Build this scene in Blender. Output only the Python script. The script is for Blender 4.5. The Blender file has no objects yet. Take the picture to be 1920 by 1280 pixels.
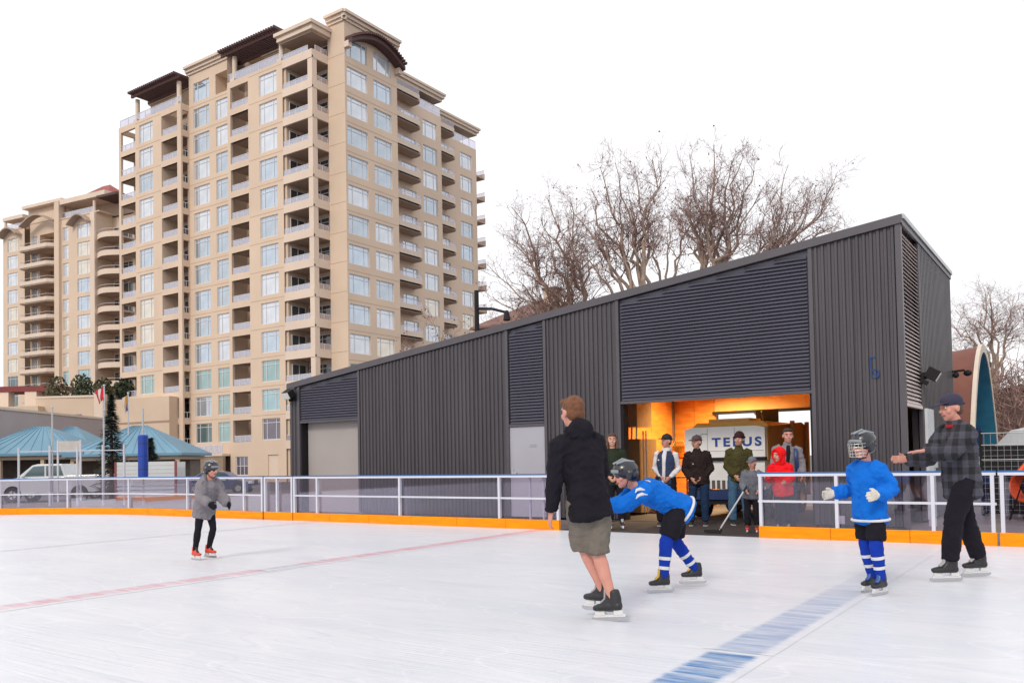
import bpy, math, random
from mathutils import Vector, Matrix, noise
R = math.radians
random.seed(7)
sc = bpy.context.scene
COL = sc.collection

# ------------------------------------------------------------------ camera, sky, sun, exposure
cam_d = bpy.data.cameras.new('camera')
cam = bpy.data.objects.new('camera', cam_d)
COL.objects.link(cam)
cam_d.sensor_width = 36.0
cam_d.lens = 30.03
cam_d.shift_y = 0.0911
cam_d.clip_start = 0.1
cam_d.clip_end = 4000
right = Vector((0.8237, 0.5667, -0.0186)); down = Vector((-0.0322, 0.0134, -0.9994)); fwd = Vector((-0.5661, 0.8238, 0.0292))
m = Matrix((right, -down, -fwd)).transposed().to_4x4()
m.translation = Vector((0, 0, 1.3))
cam.matrix_world = m
sc.camera = cam

SUN_EL, SUN_AZ = R(37), R(173)          # sun_rotation measured as in the sky texture
world = bpy.data.worlds.new('World'); sc.world = world; world.use_nodes = True
wn = world.node_tree; wn.nodes.clear()
wo = wn.nodes.new('ShaderNodeOutputWorld'); bg = wn.nodes.new('ShaderNodeBackground')
sky = wn.nodes.new('ShaderNodeTexSky'); sky.sky_type = 'NISHITA'; sky.sun_disc = False
sky.sun_elevation = SUN_EL; sky.sun_rotation = SUN_AZ; sky.air_density = 1.0; sky.dust_density = 3.0
sc_ = wn.nodes.new('ShaderNodeVectorMath'); sc_.operation = 'SCALE'; sc_.inputs['Scale'].default_value = 0.1
wn.links.new(sky.outputs[0], sc_.inputs[0])
mx = wn.nodes.new('ShaderNodeMix'); mx.data_type = 'RGBA'; mx.inputs['Factor'].default_value = 0.9
wn.links.new(sc_.outputs[0], mx.inputs['A']); mx.inputs['B'].default_value = (0.925, 0.915, 0.925, 1)   # high thin overcast
wn.links.new(mx.outputs['Result'], bg.inputs['Color']); bg.inputs['Strength'].default_value = 0.95
wn.links.new(bg.outputs[0], wo.inputs[0])

sun_d = bpy.data.lights.new('sun', 'SUN'); sun_d.energy = 1.1; sun_d.angle = R(14); sun_d.color = (1.0, 0.9, 0.78)
sun = bpy.data.objects.new('sun', sun_d); COL.objects.link(sun)
sun_from = Vector((0.10, -0.80, 0.60)).normalized()
sun.rotation_euler = sun_from.to_track_quat('Z', 'Y').to_euler()

vs = sc.view_settings
sc.display_settings.display_device = 'sRGB'
vs.view_transform = 'Standard'; vs.look = 'None'; vs.gamma = 1.0; vs.exposure = 0.45; vs.use_curve_mapping = False
sc.cycles.use_denoising = True
sc.cycles.max_bounces = 8; sc.cycles.transparent_max_bounces = 24

# ------------------------------------------------------------------ materials
MATS = {}
def mat(name, col, rough=0.6, metal=0.0, var=0.08, scale=3.0, bump=0.0, bscale=40.0, spec=0.5, coat=0.0, stretch=None):
    if name in MATS: return MATS[name]
    ma = bpy.data.materials.new(name); ma.use_nodes = True
    nt = ma.node_tree; b = nt.nodes['Principled BSDF']
    b.inputs['Roughness'].default_value = rough; b.inputs['Metallic'].default_value = metal
    b.inputs['Specular IOR Level'].default_value = spec; b.inputs['Coat Weight'].default_value = coat
    tc = nt.nodes.new('ShaderNodeTexCoord'); mp = nt.nodes.new('ShaderNodeMapping')
    nt.links.new(tc.outputs['Object'], mp.inputs[0])
    if stretch: mp.inputs['Scale'].default_value = stretch
    if var > 0:
        no = nt.nodes.new('ShaderNodeTexNoise'); no.inputs['Scale'].default_value = scale; no.inputs['Detail'].default_value = 6
        nt.links.new(mp.outputs[0], no.inputs['Vector'])
        cr = nt.nodes.new('ShaderNodeValToRGB')
        cr.color_ramp.elements[0].position = 0.3; cr.color_ramp.elements[1].position = 0.7
        cr.color_ramp.elements[0].color = (*[max(0, c * (1 - var)) for c in col], 1)
        cr.color_ramp.elements[1].color = (*[min(1, c * (1 + var)) for c in col], 1)
        nt.links.new(no.outputs['Fac'], cr.inputs[0]); nt.links.new(cr.outputs[0], b.inputs['Base Color'])
    else:
        b.inputs['Base Color'].default_value = (*col, 1)
    if bump > 0:
        n2 = nt.nodes.new('ShaderNodeTexNoise'); n2.inputs['Scale'].default_value = bscale; n2.inputs['Detail'].default_value = 4
        nt.links.new(mp.outputs[0], n2.inputs['Vector'])
        bp = nt.nodes.new('ShaderNodeBump'); bp.inputs['Strength'].default_value = bump; bp.inputs['Distance'].default_value = 0.02
        nt.links.new(n2.outputs['Fac'], bp.inputs['Height']); nt.links.new(bp.outputs[0], b.inputs['Normal'])
    MATS[name] = ma
    return ma

def glass_mat(name, tint, refl, rough=0.02):
    if name in MATS: return MATS[name]
    ma = bpy.data.materials.new(name); ma.use_nodes = True
    nt = ma.node_tree; nt.nodes.clear()
    out = nt.nodes.new('ShaderNodeOutputMaterial'); tr = nt.nodes.new('ShaderNodeBsdfTransparent')
    gl = nt.nodes.new('ShaderNodeBsdfGlossy'); gl.inputs['Roughness'].default_value = rough
    tr.inputs['Color'].default_value = (*tint, 1); gl.inputs['Color'].default_value = (0.9, 0.9, 1, 1)
    lw = nt.nodes.new('ShaderNodeFresnel'); lw.inputs['IOR'].default_value = 1.5
    ad = nt.nodes.new('ShaderNodeMath'); ad.operation = 'ADD'; ad.inputs[1].default_value = refl; ad.use_clamp = True
    k = nt.nodes.new('ShaderNodeMath'); k.operation = 'MULTIPLY'; k.inputs[1].default_value = 0.22; nt.links.new(lw.outputs[0], k.inputs[0])
    nt.links.new(k.outputs[0], ad.inputs[0])
    mi = nt.nodes.new('ShaderNodeMixShader'); nt.links.new(ad.outputs[0], mi.inputs[0])
    nt.links.new(tr.outputs[0], mi.inputs[1]); nt.links.new(gl.outputs[0], mi.inputs[2]); nt.links.new(mi.outputs[0], out.inputs[0])
    MATS[name] = ma
    return ma

def ice_mat(name, paint=None, amount=0.0, band=None, fade=None):
    """skated ice: pale blue-white with long soft streaks; 'paint' lies worn under its surface"""
    ma = bpy.data.materials.new(name); ma.use_nodes = True
    nt = ma.node_tree; b = nt.nodes['Principled BSDF']; L = nt.links.new
    b.inputs['Roughness'].default_value = 0.32; b.inputs['Specular IOR Level'].default_value = 0.22
    tc = nt.nodes.new('ShaderNodeTexCoord')
    def streak(rot, sx, sy, scale, p0, p1, detail=5):
        mp = nt.nodes.new('ShaderNodeMapping'); mp.inputs['Rotation'].default_value = (0, 0, R(rot)); mp.inputs['Scale'].default_value = (sx, sy, 1)
        no = nt.nodes.new('ShaderNodeTexNoise'); no.inputs['Scale'].default_value = scale; no.inputs['Detail'].default_value = detail; no.inputs['Roughness'].default_value = 0.65
        L(tc.outputs['Object'], mp.inputs[0]); L(mp.outputs[0], no.inputs['Vector'])
        mr = nt.nodes.new('ShaderNodeMapRange'); mr.inputs['From Min'].default_value = p0; mr.inputs['From Max'].default_value = p1
        L(no.outputs['Fac'], mr.inputs['Value']); return mr.outputs[0]
    def mixc(fac, a, c):
        x = nt.nodes.new('ShaderNodeMix'); x.data_type = 'RGBA'
        if hasattr(fac, 'links'): L(fac, x.inputs['Factor'])
        else: x.inputs['Factor'].default_value = fac
        for s, v in (('A', a), ('B', c)):
            if hasattr(v, 'links'): L(v, x.inputs[s])
            else: x.inputs[s].default_value = (*v, 1)
        return x.outputs['Result']
    def mul(a, k):
        x = nt.nodes.new('ShaderNodeMath'); x.operation = 'MULTIPLY'; L(a, x.inputs[0])
        if hasattr(k, 'links'): L(k, x.inputs[1])
        else: x.inputs[1].default_value = k
        return x.outputs[0]
    def cuts(rot, sx, sy, scale, off, width, lev=.5):
        """curved skate cuts: thin contour lines of a smooth noise"""
        mp = nt.nodes.new('ShaderNodeMapping'); mp.inputs['Rotation'].default_value = (0, 0, R(rot)); mp.inputs['Scale'].default_value = (sx, sy, 1); mp.inputs['Location'].default_value = (off, off * .7, 0)
        no = nt.nodes.new('ShaderNodeTexNoise'); no.inputs['Scale'].default_value = scale; no.inputs['Detail'].default_value = 0.6
        L(tc.outputs['Object'], mp.inputs[0]); L(mp.outputs[0], no.inputs['Vector'])
        sb = nt.nodes.new('ShaderNodeMath'); sb.operation = 'SUBTRACT'; sb.inputs[1].default_value = lev; L(no.outputs['Fac'], sb.inputs[0])
        ab = nt.nodes.new('ShaderNodeMath'); ab.operation = 'ABSOLUTE'; L(sb.outputs[0], ab.inputs[0])
        mr = nt.nodes.new('ShaderNodeMapRange'); mr.inputs['From Min'].default_value = 0; mr.inputs['From Max'].default_value = width; mr.inputs['To Min'].default_value = 1; mr.inputs['To Max'].default_value = 0
        L(ab.outputs[0], mr.inputs['Value']); return mr.outputs[0]
    c = mixc(mul(streak(-20, 0.35, 1.0, 0.9, 0.40, 0.70), 0.8), (0.70, 0.722, 0.770), (0.60, 0.632, 0.705))
    c = mixc(mul(streak(15, 0.5, 1.2, 2.6, 0.50, 0.75, 8), 0.6), c, (0.585, 0.62, 0.70))
    c = mixc(mul(streak(-35, 0.10, 2.0, 3.0, 0.54, 0.74), 0.35), c, (0.565, 0.60, 0.69))
    c = mixc(mul(streak(40, 1.0, 1.0, 5.0, 0.56, 0.72, 8), 0.5), c, (0.73, 0.745, 0.79))
    c = mixc(mul(streak(-14, 0.08, 3.0, 4.0, 0.57, 0.72), 0.4), c, (0.74, 0.755, 0.80))
    for q in ((10, .25, .9, 1.3, 3.1, .006, (.77, .785, .82), .6), (-35, .2, 1.1, 1.6, 11.7, .005, (.55, .585, .67), .45), (60, .3, .9, 1.2, 23.0, .005, (.78, .79, .83), .55), (-70, .25, 1.2, 1.5, 37.0, .005, (.56, .595, .68), .4), (25, .15, 1.6, 1.8, 51.0, .007, (.77, .785, .82), .5)):
        c = mixc(mul(cuts(*q[:6]), q[7]), c, q[6]); c = mixc(mul(cuts(q[0] + 12, q[1], q[2], q[3] * 1.3, q[4] + 5, q[5], .42), q[7] * .8), c, q[6])
    if paint:
        w = streak(-30, 0.35, 3.0, 4.0, 0.30, 0.62)
        k = mul(w, amount)
        if band:      # the painted band has soft, scuffed edges
            sp = nt.nodes.new('ShaderNodeSeparateXYZ'); L(tc.outputs['Object'], sp.inputs[0])
            def node(op, a, v):
                x = nt.nodes.new('ShaderNodeMath'); x.operation = op; L(a, x.inputs[0])
                if hasattr(v, 'links'): L(v, x.inputs[1])
                else: x.inputs[1].default_value = v
                return x.outputs[0]
            nz = streak(25, 1, 1, 9.0, 0.3, 0.7, 8)
            dx = node('ABSOLUTE', node('SUBTRACT', sp.outputs[0], (band[0] + band[1]) / 2), 0)
            dx = node('ADD', dx, node('MULTIPLY', nz, 0.035))
            mr = nt.nodes.new('ShaderNodeMapRange'); mr.interpolation_type = 'SMOOTHSTEP'; h = (band[1] - band[0]) / 2
            for nm, v in (('From Min', h - .015), ('From Max', h + .045), ('To Min', 1), ('To Max', 0)): mr.inputs[nm].default_value = v
            L(dx, mr.inputs['Value']); k = mul(k, mr.outputs[0])
            if fade:
                fr = nt.nodes.new('ShaderNodeMapRange')
                for nm, v in (('From Min', fade[0]), ('From Max', fade[1]), ('To Min', fade[2]), ('To Max', fade[3])): fr.inputs[nm].default_value = v
                L(sp.outputs[1], fr.inputs['Value']); k = mul(k, fr.outputs[0])
        c = mixc(k, c, paint)
    L(c, b.inputs['Base Color'])
    bp = nt.nodes.new('ShaderNodeBump'); bp.inputs['Strength'].default_value = 0.25; bp.inputs['Distance'].default_value = 0.01
    L(streak(-30, 0.1, 6.0, 5.0, 0.3, 0.8), bp.inputs['Height']); L(bp.outputs[0], b.inputs['Normal'])
    MATS[name] = ma
    return ma

def plaid_mat():
    ma = bpy.data.materials.new('dark_plaid'); ma.use_nodes = True
    nt = ma.node_tree; b = nt.nodes['Principled BSDF']; L = nt.links.new; b.inputs['Roughness'].default_value = 0.9
    tc = nt.nodes.new('ShaderNodeTexCoord'); sp = nt.nodes.new('ShaderNodeSeparateXYZ'); L(tc.outputs['Object'], sp.inputs[0])
    def band(out, k):
        a = nt.nodes.new('ShaderNodeMath'); a.operation = 'MULTIPLY'; a.inputs[1].default_value = k; L(out, a.inputs[0])
        s = nt.nodes.new('ShaderNodeMath'); s.operation = 'SINE'; L(a.outputs[0], s.inputs[0])
        g = nt.nodes.new('ShaderNodeMapRange'); g.inputs['From Min'].default_value = -0.15; g.inputs['From Max'].default_value = 0.15; L(s.outputs[0], g.inputs['Value'])
        return g.outputs[0]
    ax = nt.nodes.new('ShaderNodeMath'); ax.operation = 'ADD'; L(sp.outputs[0], ax.inputs[0]); L(sp.outputs[1], ax.inputs[1])
    ad = nt.nodes.new('ShaderNodeMath'); ad.operation = 'ADD'; L(band(ax.outputs[0], 44), ad.inputs[0]); L(band(sp.outputs[2], 44), ad.inputs[1])
    hf = nt.nodes.new('ShaderNodeMath'); hf.operation = 'MULTIPLY'; hf.inputs[1].default_value = 0.5; L(ad.outputs[0], hf.inputs[0])
    cr = nt.nodes.new('ShaderNodeValToRGB')
    cr.color_ramp.elements[0].color = (0.008, 0.008, 0.011, 1); cr.color_ramp.elements[1].color = (0.058, 0.056, 0.078, 1)
    e = cr.color_ramp.elements.new(0.5); e.color = (0.03, 0.03, 0.04, 1)
    L(hf.outputs[0], cr.inputs[0]); L(cr.outputs[0], b.inputs['Base Color'])
    MATS['plaid'] = ma
    return ma

# ------------------------------------------------------------------ mesh building
class MB:
    def __init__(s): s.v = []; s.f = []
    def add(s, vs_, fs):
        n = len(s.v); s.v.extend([tuple(v) for v in vs_]); s.f.extend([tuple(i + n for i in f) for f in fs]); return s
    def box(s, x0, x1, y0, y1, z0, z1):
        return s.add([(x0, y0, z0), (x1, y0, z0), (x1, y1, z0), (x0, y1, z0), (x0, y0, z1), (x1, y0, z1), (x1, y1, z1), (x0, y1, z1)],
                     [(0, 3, 2, 1), (4, 5, 6, 7), (0, 1, 5, 4), (1, 2, 6, 5), (2, 3, 7, 6), (3, 0, 4, 7)])
    def obox(s, c, ax, ay, az, hx, hy, hz):
        c, ax, ay, az = map(Vector, (c, ax, ay, az)); vs_ = []
        for k in (-1, 1):
            for i, j in ((-1, -1), (1, -1), (1, 1), (-1, 1)): vs_.append(c + ax * hx * i + ay * hy * j + az * hz * k)
        return s.add(vs_, [(0, 3, 2, 1), (4, 5, 6, 7), (0, 1, 5, 4), (1, 2, 6, 5), (2, 3, 7, 6), (3, 0, 4, 7)])
    def quad(s, *p): return s.add(p, [tuple(range(len(p)))])
    def prism(s, poly, fn, a0, a1):
        n = len(poly); vs_ = [fn(u, w, a0) for u, w in poly] + [fn(u, w, a1) for u, w in poly]
        fs = [tuple(range(n - 1, -1, -1)), tuple(range(n, 2 * n))] + [(i, (i + 1) % n, n + (i + 1) % n, n + i) for i in range(n)]
        return s.add(vs_, fs)
    def tube(s, pts, r, n=8, caps=True):
        pts = [Vector(p) for p in pts]
        if not isinstance(r, (list, tuple)): r = [r] * len(pts)
        vs_ = []; fs = []; up = None
        for i, p in enumerate(pts):
            t = (pts[min(i + 1, len(pts) - 1)] - pts[max(i - 1, 0)])
            if t.length < 1e-9: t = Vector((0, 0, 1))
            t.normalize()
            if up is None:
                up = t.orthogonal().normalized()
            else:
                up = up - t * up.dot(t)
                up = up.normalized() if up.length > 1e-6 else t.orthogonal().normalized()
            w = t.cross(up)
            for k in range(n):
                a = 2 * math.pi * k / n; vs_.append(p + (up * math.cos(a) + w * math.sin(a)) * r[i])
        for i in range(len(pts) - 1):
            for k in range(n): fs.append((i * n + k, i * n + (k + 1) % n, (i + 1) * n + (k + 1) % n, (i + 1) * n + k))
        if caps:
            fs.append(tuple(range(n - 1, -1, -1))); fs.append(tuple((len(pts) - 1) * n + k for k in range(n)))
        return s.add(vs_, fs)
    def ell(s, c, r, n=12, m=8, rot=None):
        c = Vector(c); vs_ = []; fs = []
        if not isinstance(r, (list, tuple)): r = (r, r, r)
        for j in range(m + 1):
            th = math.pi * j / m
            for k in range(n):
                a = 2 * math.pi * k / n
                q = Vector((r[0] * math.sin(th) * math.cos(a), r[1] * math.sin(th) * math.sin(a), r[2] * math.cos(th)))
                if rot is not None: q = rot @ q
                vs_.append(c + q)
        for j in range(m):
            for k in range(n): fs.append((j * n + k, (j + 1) * n + k, (j + 1) * n + (k + 1) % n, j * n + (k + 1) % n))
        return s.add(vs_, fs)
    def limb(s, pts, rad, side=None, n=14, cap=0.7):
        """closed loft with round ends; rad items r or (ra, rb), ra along 'side'"""
        P = [Vector(p) for p in pts]; Q = [(q, q) if not isinstance(q, (tuple, list)) else q for q in rad]
        rings = []
        t0 = (P[1] - P[0]).normalized(); t1 = (P[-1] - P[-2]).normalized()
        for a in (85, 60, 30):
            k = math.cos(R(a)); o = math.sin(R(a)) * min(Q[0]) * cap; rings.append((P[0] - t0 * o, (Q[0][0] * k, Q[0][1] * k), t0))
        for i in range(len(P)):
            t = (P[min(i + 1, len(P) - 1)] - P[max(i - 1, 0)]).normalized(); rings.append((P[i], Q[i], t))
        for a in (30, 60, 85):
            k = math.cos(R(a)); o = math.sin(R(a)) * min(Q[-1]) * cap; rings.append((P[-1] + t1 * o, (Q[-1][0] * k, Q[-1][1] * k), t1))
        vs_ = []; fs = []; up = None
        for p, q, t in rings:
            if side is not None: u = Vector(side)
            else: u = up if up is not None else t.orthogonal()
            u = u - t * u.dot(t)
            u = u.normalized() if u.length > 1e-5 else t.orthogonal().normalized()
            up = u; w = t.cross(u)
            for k in range(n):
                a = 2 * math.pi * k / n; vs_.append(p + u * math.cos(a) * q[0] + w * math.sin(a) * q[1])
        for i in range(len(rings) - 1):
            for k in range(n): fs.append((i * n + k, i * n + (k + 1) % n, (i + 1) * n + (k + 1) % n, (i + 1) * n + k))
        fs.append(tuple(range(n - 1, -1, -1))); fs.append(tuple((len(rings) - 1) * n + k for k in range(n)))
        return s.add(vs_, fs)
    def mesh(s, name, off=(0, 0, 0)):
        me = bpy.data.meshes.new(name); o = off
        me.from_pydata([(x - o[0], y - o[1], z - o[2]) for x, y, z in s.v], [], s.f); me.update()
        return me
    def build(s, name, material, parent=None, smooth=False, loc=None):
        off = (0, 0, 0)
        if parent is not None:
            r = parent
            while r.parent: r = r.parent
            if r.get('_w'): off = r.location
        return obj(name, s.mesh(name, off), material, parent, smooth, loc)

def obj(name, me, material, parent=None, smooth=False, loc=None):
    o = bpy.data.objects.new(name, me); COL.objects.link(o)
    if material is not None and not me.materials: me.materials.append(material)
    if parent is not None: o.parent = parent
    if loc is not None: o.location = loc
    if smooth: me.polygons.foreach_set('use_smooth', [True] * len(me.polygons))
    return o
def tag(o, label, cat, group=None):
    o['label'] = label; o['category'] = cat
    if group: o['group'] = group
    return o
def thing(name, label, cat, loc=(0, 0, 0), rotz=0.0, group=None, world=False):
    o = bpy.data.objects.new(name, None); COL.objects.link(o); o.location = loc; o.rotation_euler = (0, 0, rotz); o.empty_display_size = 0.2
    if world: o['_w'] = 1
    return tag(o, label, cat, group)
def structure(name, mb, material): o = mb.build(name, material); o['kind'] = 'structure'; return o

class Frame:
    """a vertical facade plane: point = O + u*U + z*Z + n*N (N looks outward)"""
    def __init__(s, O, U, N): s.O = Vector(O); s.U = Vector(U).normalized(); s.N = Vector(N).normalized(); s.Z = Vector((0, 0, 1))
    def p(s, u, z, n=0.0): return s.O + s.U * u + s.Z * z + s.N * n
    def box(s, mb, u0, u1, z0, z1, n0, n1):
        c = s.p((u0 + u1) / 2, (z0 + z1) / 2, (n0 + n1) / 2)
        return mb.obox(c, s.U, s.N, s.Z, abs(u1 - u0) / 2, abs(n1 - n0) / 2, abs(z1 - z0) / 2)
    def wall(s, mb, u0, u1, z0, z1, holes, depth=0.25):
        us = sorted({u0, u1, *[h[0] for h in holes], *[h[1] for h in holes]}); zs = sorted({z0, z1, *[h[2] for h in holes], *[h[3] for h in holes]})
        us = [u for u in us if u0 - 1e-6 <= u <= u1 + 1e-6]; zs = [z for z in zs if z0 - 1e-6 <= z <= z1 + 1e-6]
        def hole(a, c):
            return any(h[0] < a < h[1] and h[2] < c < h[3] for h in holes)
        for j in range(len(zs) - 1):
            zc = (zs[j] + zs[j + 1]) / 2; st = None
            for i in range(len(us)):
                solid = i < len(us) - 1 and not hole((us[i] + us[i + 1]) / 2, zc)
                if solid and st is None: st = us[i]
                if not solid and st is not None:
                    mb.quad(s.p(st, zs[j]), s.p(us[i], zs[j]), s.p(us[i], zs[j + 1]), s.p(st, zs[j + 1])); st = None
        for h in holes:
            a, c, d, e = h[:4]; dp = h[4] if len(h) > 4 else depth
            mb.quad(s.p(a, d), s.p(a, e), s.p(a, e, -dp), s.p(a, d, -dp)); mb.quad(s.p(c, e), s.p(c, d), s.p(c, d, -dp), s.p(c, e, -dp))
            mb.quad(s.p(a, e), s.p(c, e), s.p(c, e, -dp), s.p(a, e, -dp)); mb.quad(s.p(c, d), s.p(a, d), s.p(a, d, -dp), s.p(c, d, -dp))
        return mb
# ------------------------------------------------------------------ the setting: ground, plaza, ice
asphalt = mat('asphalt', (0.115, 0.105, 0.108), 0.85, var=0.2, scale=1.2, bump=0.2, bscale=60)
paver = mat('paver', (0.17, 0.14, 0.135), 0.8, var=0.2, scale=2.0, bump=0.2, bscale=30)
structure('ground', MB().quad((-900, -500, -0.5), (900, -500, -0.5), (900, 1600, -0.5), (-900, 1600, -0.5)), asphalt)
structure('plaza', MB().box(-34, 22, 13.42, 33, -0.49, -0.02), paver)
structure('hill', MB().prism([(-700, -3), (-620, 40), (-540, 95), (-470, 140), (-380, 155), (-300, 120), (-220, 60), (-150, 20), (-100, -3)],
          lambda u, w, a: (u * 1.7 - 300, 620 + a, w), 0, 120), mat('hill_blue', (0.16, 0.20, 0.28), 0.95, var=0.3, scale=0.02))
CX, CY, CR = -21.0, 4.4, 9.0
arc = [(CX + CR * math.cos(R(a)), CY + CR * math.sin(R(a))) for a in range(90, 181, 3)]
outline = [(16, 13.4)] + arc + [(-30, -14), (16, -14)]
mb = MB(); n = len(outline)
mb.add([(x, y, 0.0) for x, y in outline] + [(x, y, -0.48) for x, y in outline], [tuple(range(n))] + [((i + 1) % n, i, n + i, n + (i + 1) % n) for i in range(n)])
ice = structure('ice_rink', mb, ice_mat('ice'))
def ribbon(name, x0, x1, y0, y1, z, m_, wob=0.01, steps=40):
    b = MB(); vs_ = []
    for i in range(steps + 1):
        y = y0 + (y1 - y0) * i / steps; w = wob * noise.noise((x0, y * 1.7, 0)) + wob * noise.noise((x0, y * 6, 3)) * 0.5
        vs_ += [(x0 + w, y, z), (x1 + w * 1.3 + wob * noise.noise((x1, y * 3, 9)), y, z)]
    b.add(vs_, [(2 * i, 2 * i + 1, 2 * i + 3, 2 * i + 2) for i in range(steps)])
    return b.build(name, m_, ice)
ribbon('red_line', -8.80, -8.32, -8, 13.38, 0.002, ice_mat('ice_red', (0.62, 0.22, 0.29), 0.85, (-8.70, -8.42), (4, 13, .8, 1.0)), 0.0)
ribbon('blue_line', -2.27, -1.78, 5.53, 13.38, 0.002, ice_mat('ice_blue', (0.16, 0.29, 0.52), 0.8, (-2.19, -1.86), (6.0, 10.0, 1.0, 0.12)), 0.0)
ribbon('blue_line', -2.27, -1.78, -3, 5.47, 0.002, ice_mat('ice_blue_fresh', (0.035, 0.19, 0.45), 1.0, (-2.19, -1.86)), 0.0)
ribbon('grey_line', -14.62, -14.40, -2, 13.3, 0.002, ice_mat('ice_grey', (0.33, 0.34, 0.42), 0.7, (-14.55, -14.47)), 0.0)
ribbon('worn_spot', -8.72, -8.40, 6.9, 7.6, 0.004, ice_mat('ice_dot', (0.30, 0.28, 0.40), 0.6, (-8.64, -8.48)), 0.0, 12)

# ------------------------------------------------------------------ rink boards
white_metal = mat('white_metal', (0.56, 0.57, 0.64), 0.35, var=0.05)
board_orange = mat('board_orange', (0.88, 0.265, 0.0), 0.5, var=0.14, scale=5.0, spec=0.2, stretch=(.6, .6, 4))
cap_blue = mat('cap_blue', (0.02, 0.10, 0.30), 0.4)
pane_acr = glass_mat('acrylic_pane', (0.87, 0.84, 0.90), 0.055, 0.03)
pvc_grey = mat('bracket_grey', (0.55, 0.55, 0.6), 0.5)
def fence_run(root, pts, posts, mid=True, kick=1.15, double_ends=False, top=1.0):
    """pts: polyline of the board's front edge; posts: arc lengths at which posts stand"""
    P = [Vector((x, y, 0)) for x, y in pts]; L = [0.0]
    for a, b in zip(P, P[1:]): L.append(L[-1] + (b - a).length)
    def at(s):
        s = max(0, min(L[-1], s))
        for i in range(len(P) - 1):
            if s <= L[i + 1] + 1e-9:
                t = (P[i + 1] - P[i]).normalized(); return P[i] + t * (s - L[i]), t
    def bar(name, s0, s1, z0, z1, y0, y1, m_):
        b = MB(); k = max(1, int((s1 - s0) / 0.5)) if len(P) > 2 else 1; vs_ = []
        for i in range(k + 1):
            p, t = at(s0 + (s1 - s0) * i / k); nn = Vector((t.y, -t.x, 0))
            if nn.y > 0: nn = -nn
            vs_ += [p + nn * -y0 + Vector((0, 0, z0)), p + nn * -y1 + Vector((0, 0, z0)), p + nn * -y1 + Vector((0, 0, z1)), p + nn * -y0 + Vector((0, 0, z1))]
        fs = [(3, 2, 1, 0), tuple(4 * k + i for i in range(4))]
        for i in range(k):
            for j in range(4): fs.append((4 * i + j, 4 * i + (j + 1) % 4, 4 * i + 4 + (j + 1) % 4, 4 * i + 4 + j))
        return b.add(vs_, fs).build(name, m_, root)
    nk = max(1, round(L[-1] / kick)); g = 0.004
    for i in range(nk): bar('kick_board', L[-1] * i / nk + g, L[-1] * (i + 1) / nk - g, 0.002, 0.18 + random.uniform(-.002, .002), 0.0 + random.uniform(-.003, .003), 0.06, board_orange)
    bar('top_rail', 0, L[-1], top - 0.035, top + 0.005, 0.005, 0.055, white_metal)
    bar('blue_cap', 0, L[-1], top + 0.005, top + 0.03, 0.012, 0.075, cap_blue)
    if mid: bar('middle_rail', 0, L[-1], 0.555, 0.59, 0.008, 0.045, white_metal)
    for s in posts:
        bar('post', max(0, s - 0.024), min(L[-1], s + 0.024), 0.18, top - 0.035, 0.0, 0.06, white_metal)
    ed = sorted([0] + list(posts) + [L[-1]])
    for a, b in zip(ed, ed[1:]):
        if b - a > 0.15: bar('pane', a + 0.03, b - 0.03, 0.185, top - 0.04, 0.062, 0.070, pane_acr)
fx = lambda x0, ps: [p - x0 for p in ps]
f = thing('rink_fence', 'white railed rink fence with orange kick boards, straight run before the dark shed', 'fence', (-12, 13.4, 0), world=True)
fence_run(f, [(-15.38, 13.4), (-8.2, 13.4)], fx(-15.38, [-15.35, -14.6, -12.11, -9.55, -8.23]))
for x in (-8.9, -8.6): MB().box(x - .018, x + .018, 13.5, 13.535, 0.02, 0.96).build('stanchion', white_metal, f)
f = thing('rink_fence', 'white railed rink fence with orange kick boards, right of the shed opening', 'fence', (-3, 13.4, 0), world=True)
fence_run(f, [(-4.5, 13.4), (-1.19, 13.4)], fx(-4.5, [-4.46, -3.3, -1.98, -1.235]), kick=1.1)
for x in (-3.26, -2.0): MB().box(x - .05, x + .05, 13.49, 13.51, 0.24, 0.36).build('bracket', pvc_grey, f)
f = thing('rink_gate', 'white framed rink gate at the right edge, orange hose behind it', 'gate', (0.3, 13.4, 0), world=True)
fence_run(f, [(-1.165, 13.4), (1.6, 13.4)], fx(-1.165, [-1.12, 0.3, 1.55]), mid=False, kick=1.4)
f = thing('rink_gate', 'narrow white framed rink gate by the left corner of the dark shed', 'gate', (-15.9, 13.42, 0), world=True)
fence_run(f, [(-16.44, 13.43), (-15.42, 13.41)], [0.03, 0.46, 0.99], mid=False, kick=1.1)
arcpts = [(-16.48, 13.42)] + [(x, y) for x, y in arc]
f = thing('rink_fence', 'white railed rink fence with orange kick boards, curving round the far left corner', 'fence', (-22, 12.5, 0), world=True)
fence_run(f, arcpts, [0.03, 0.7, 2.95, 5.5, 7.75, 9.85, 12.0, 14.5])

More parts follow.
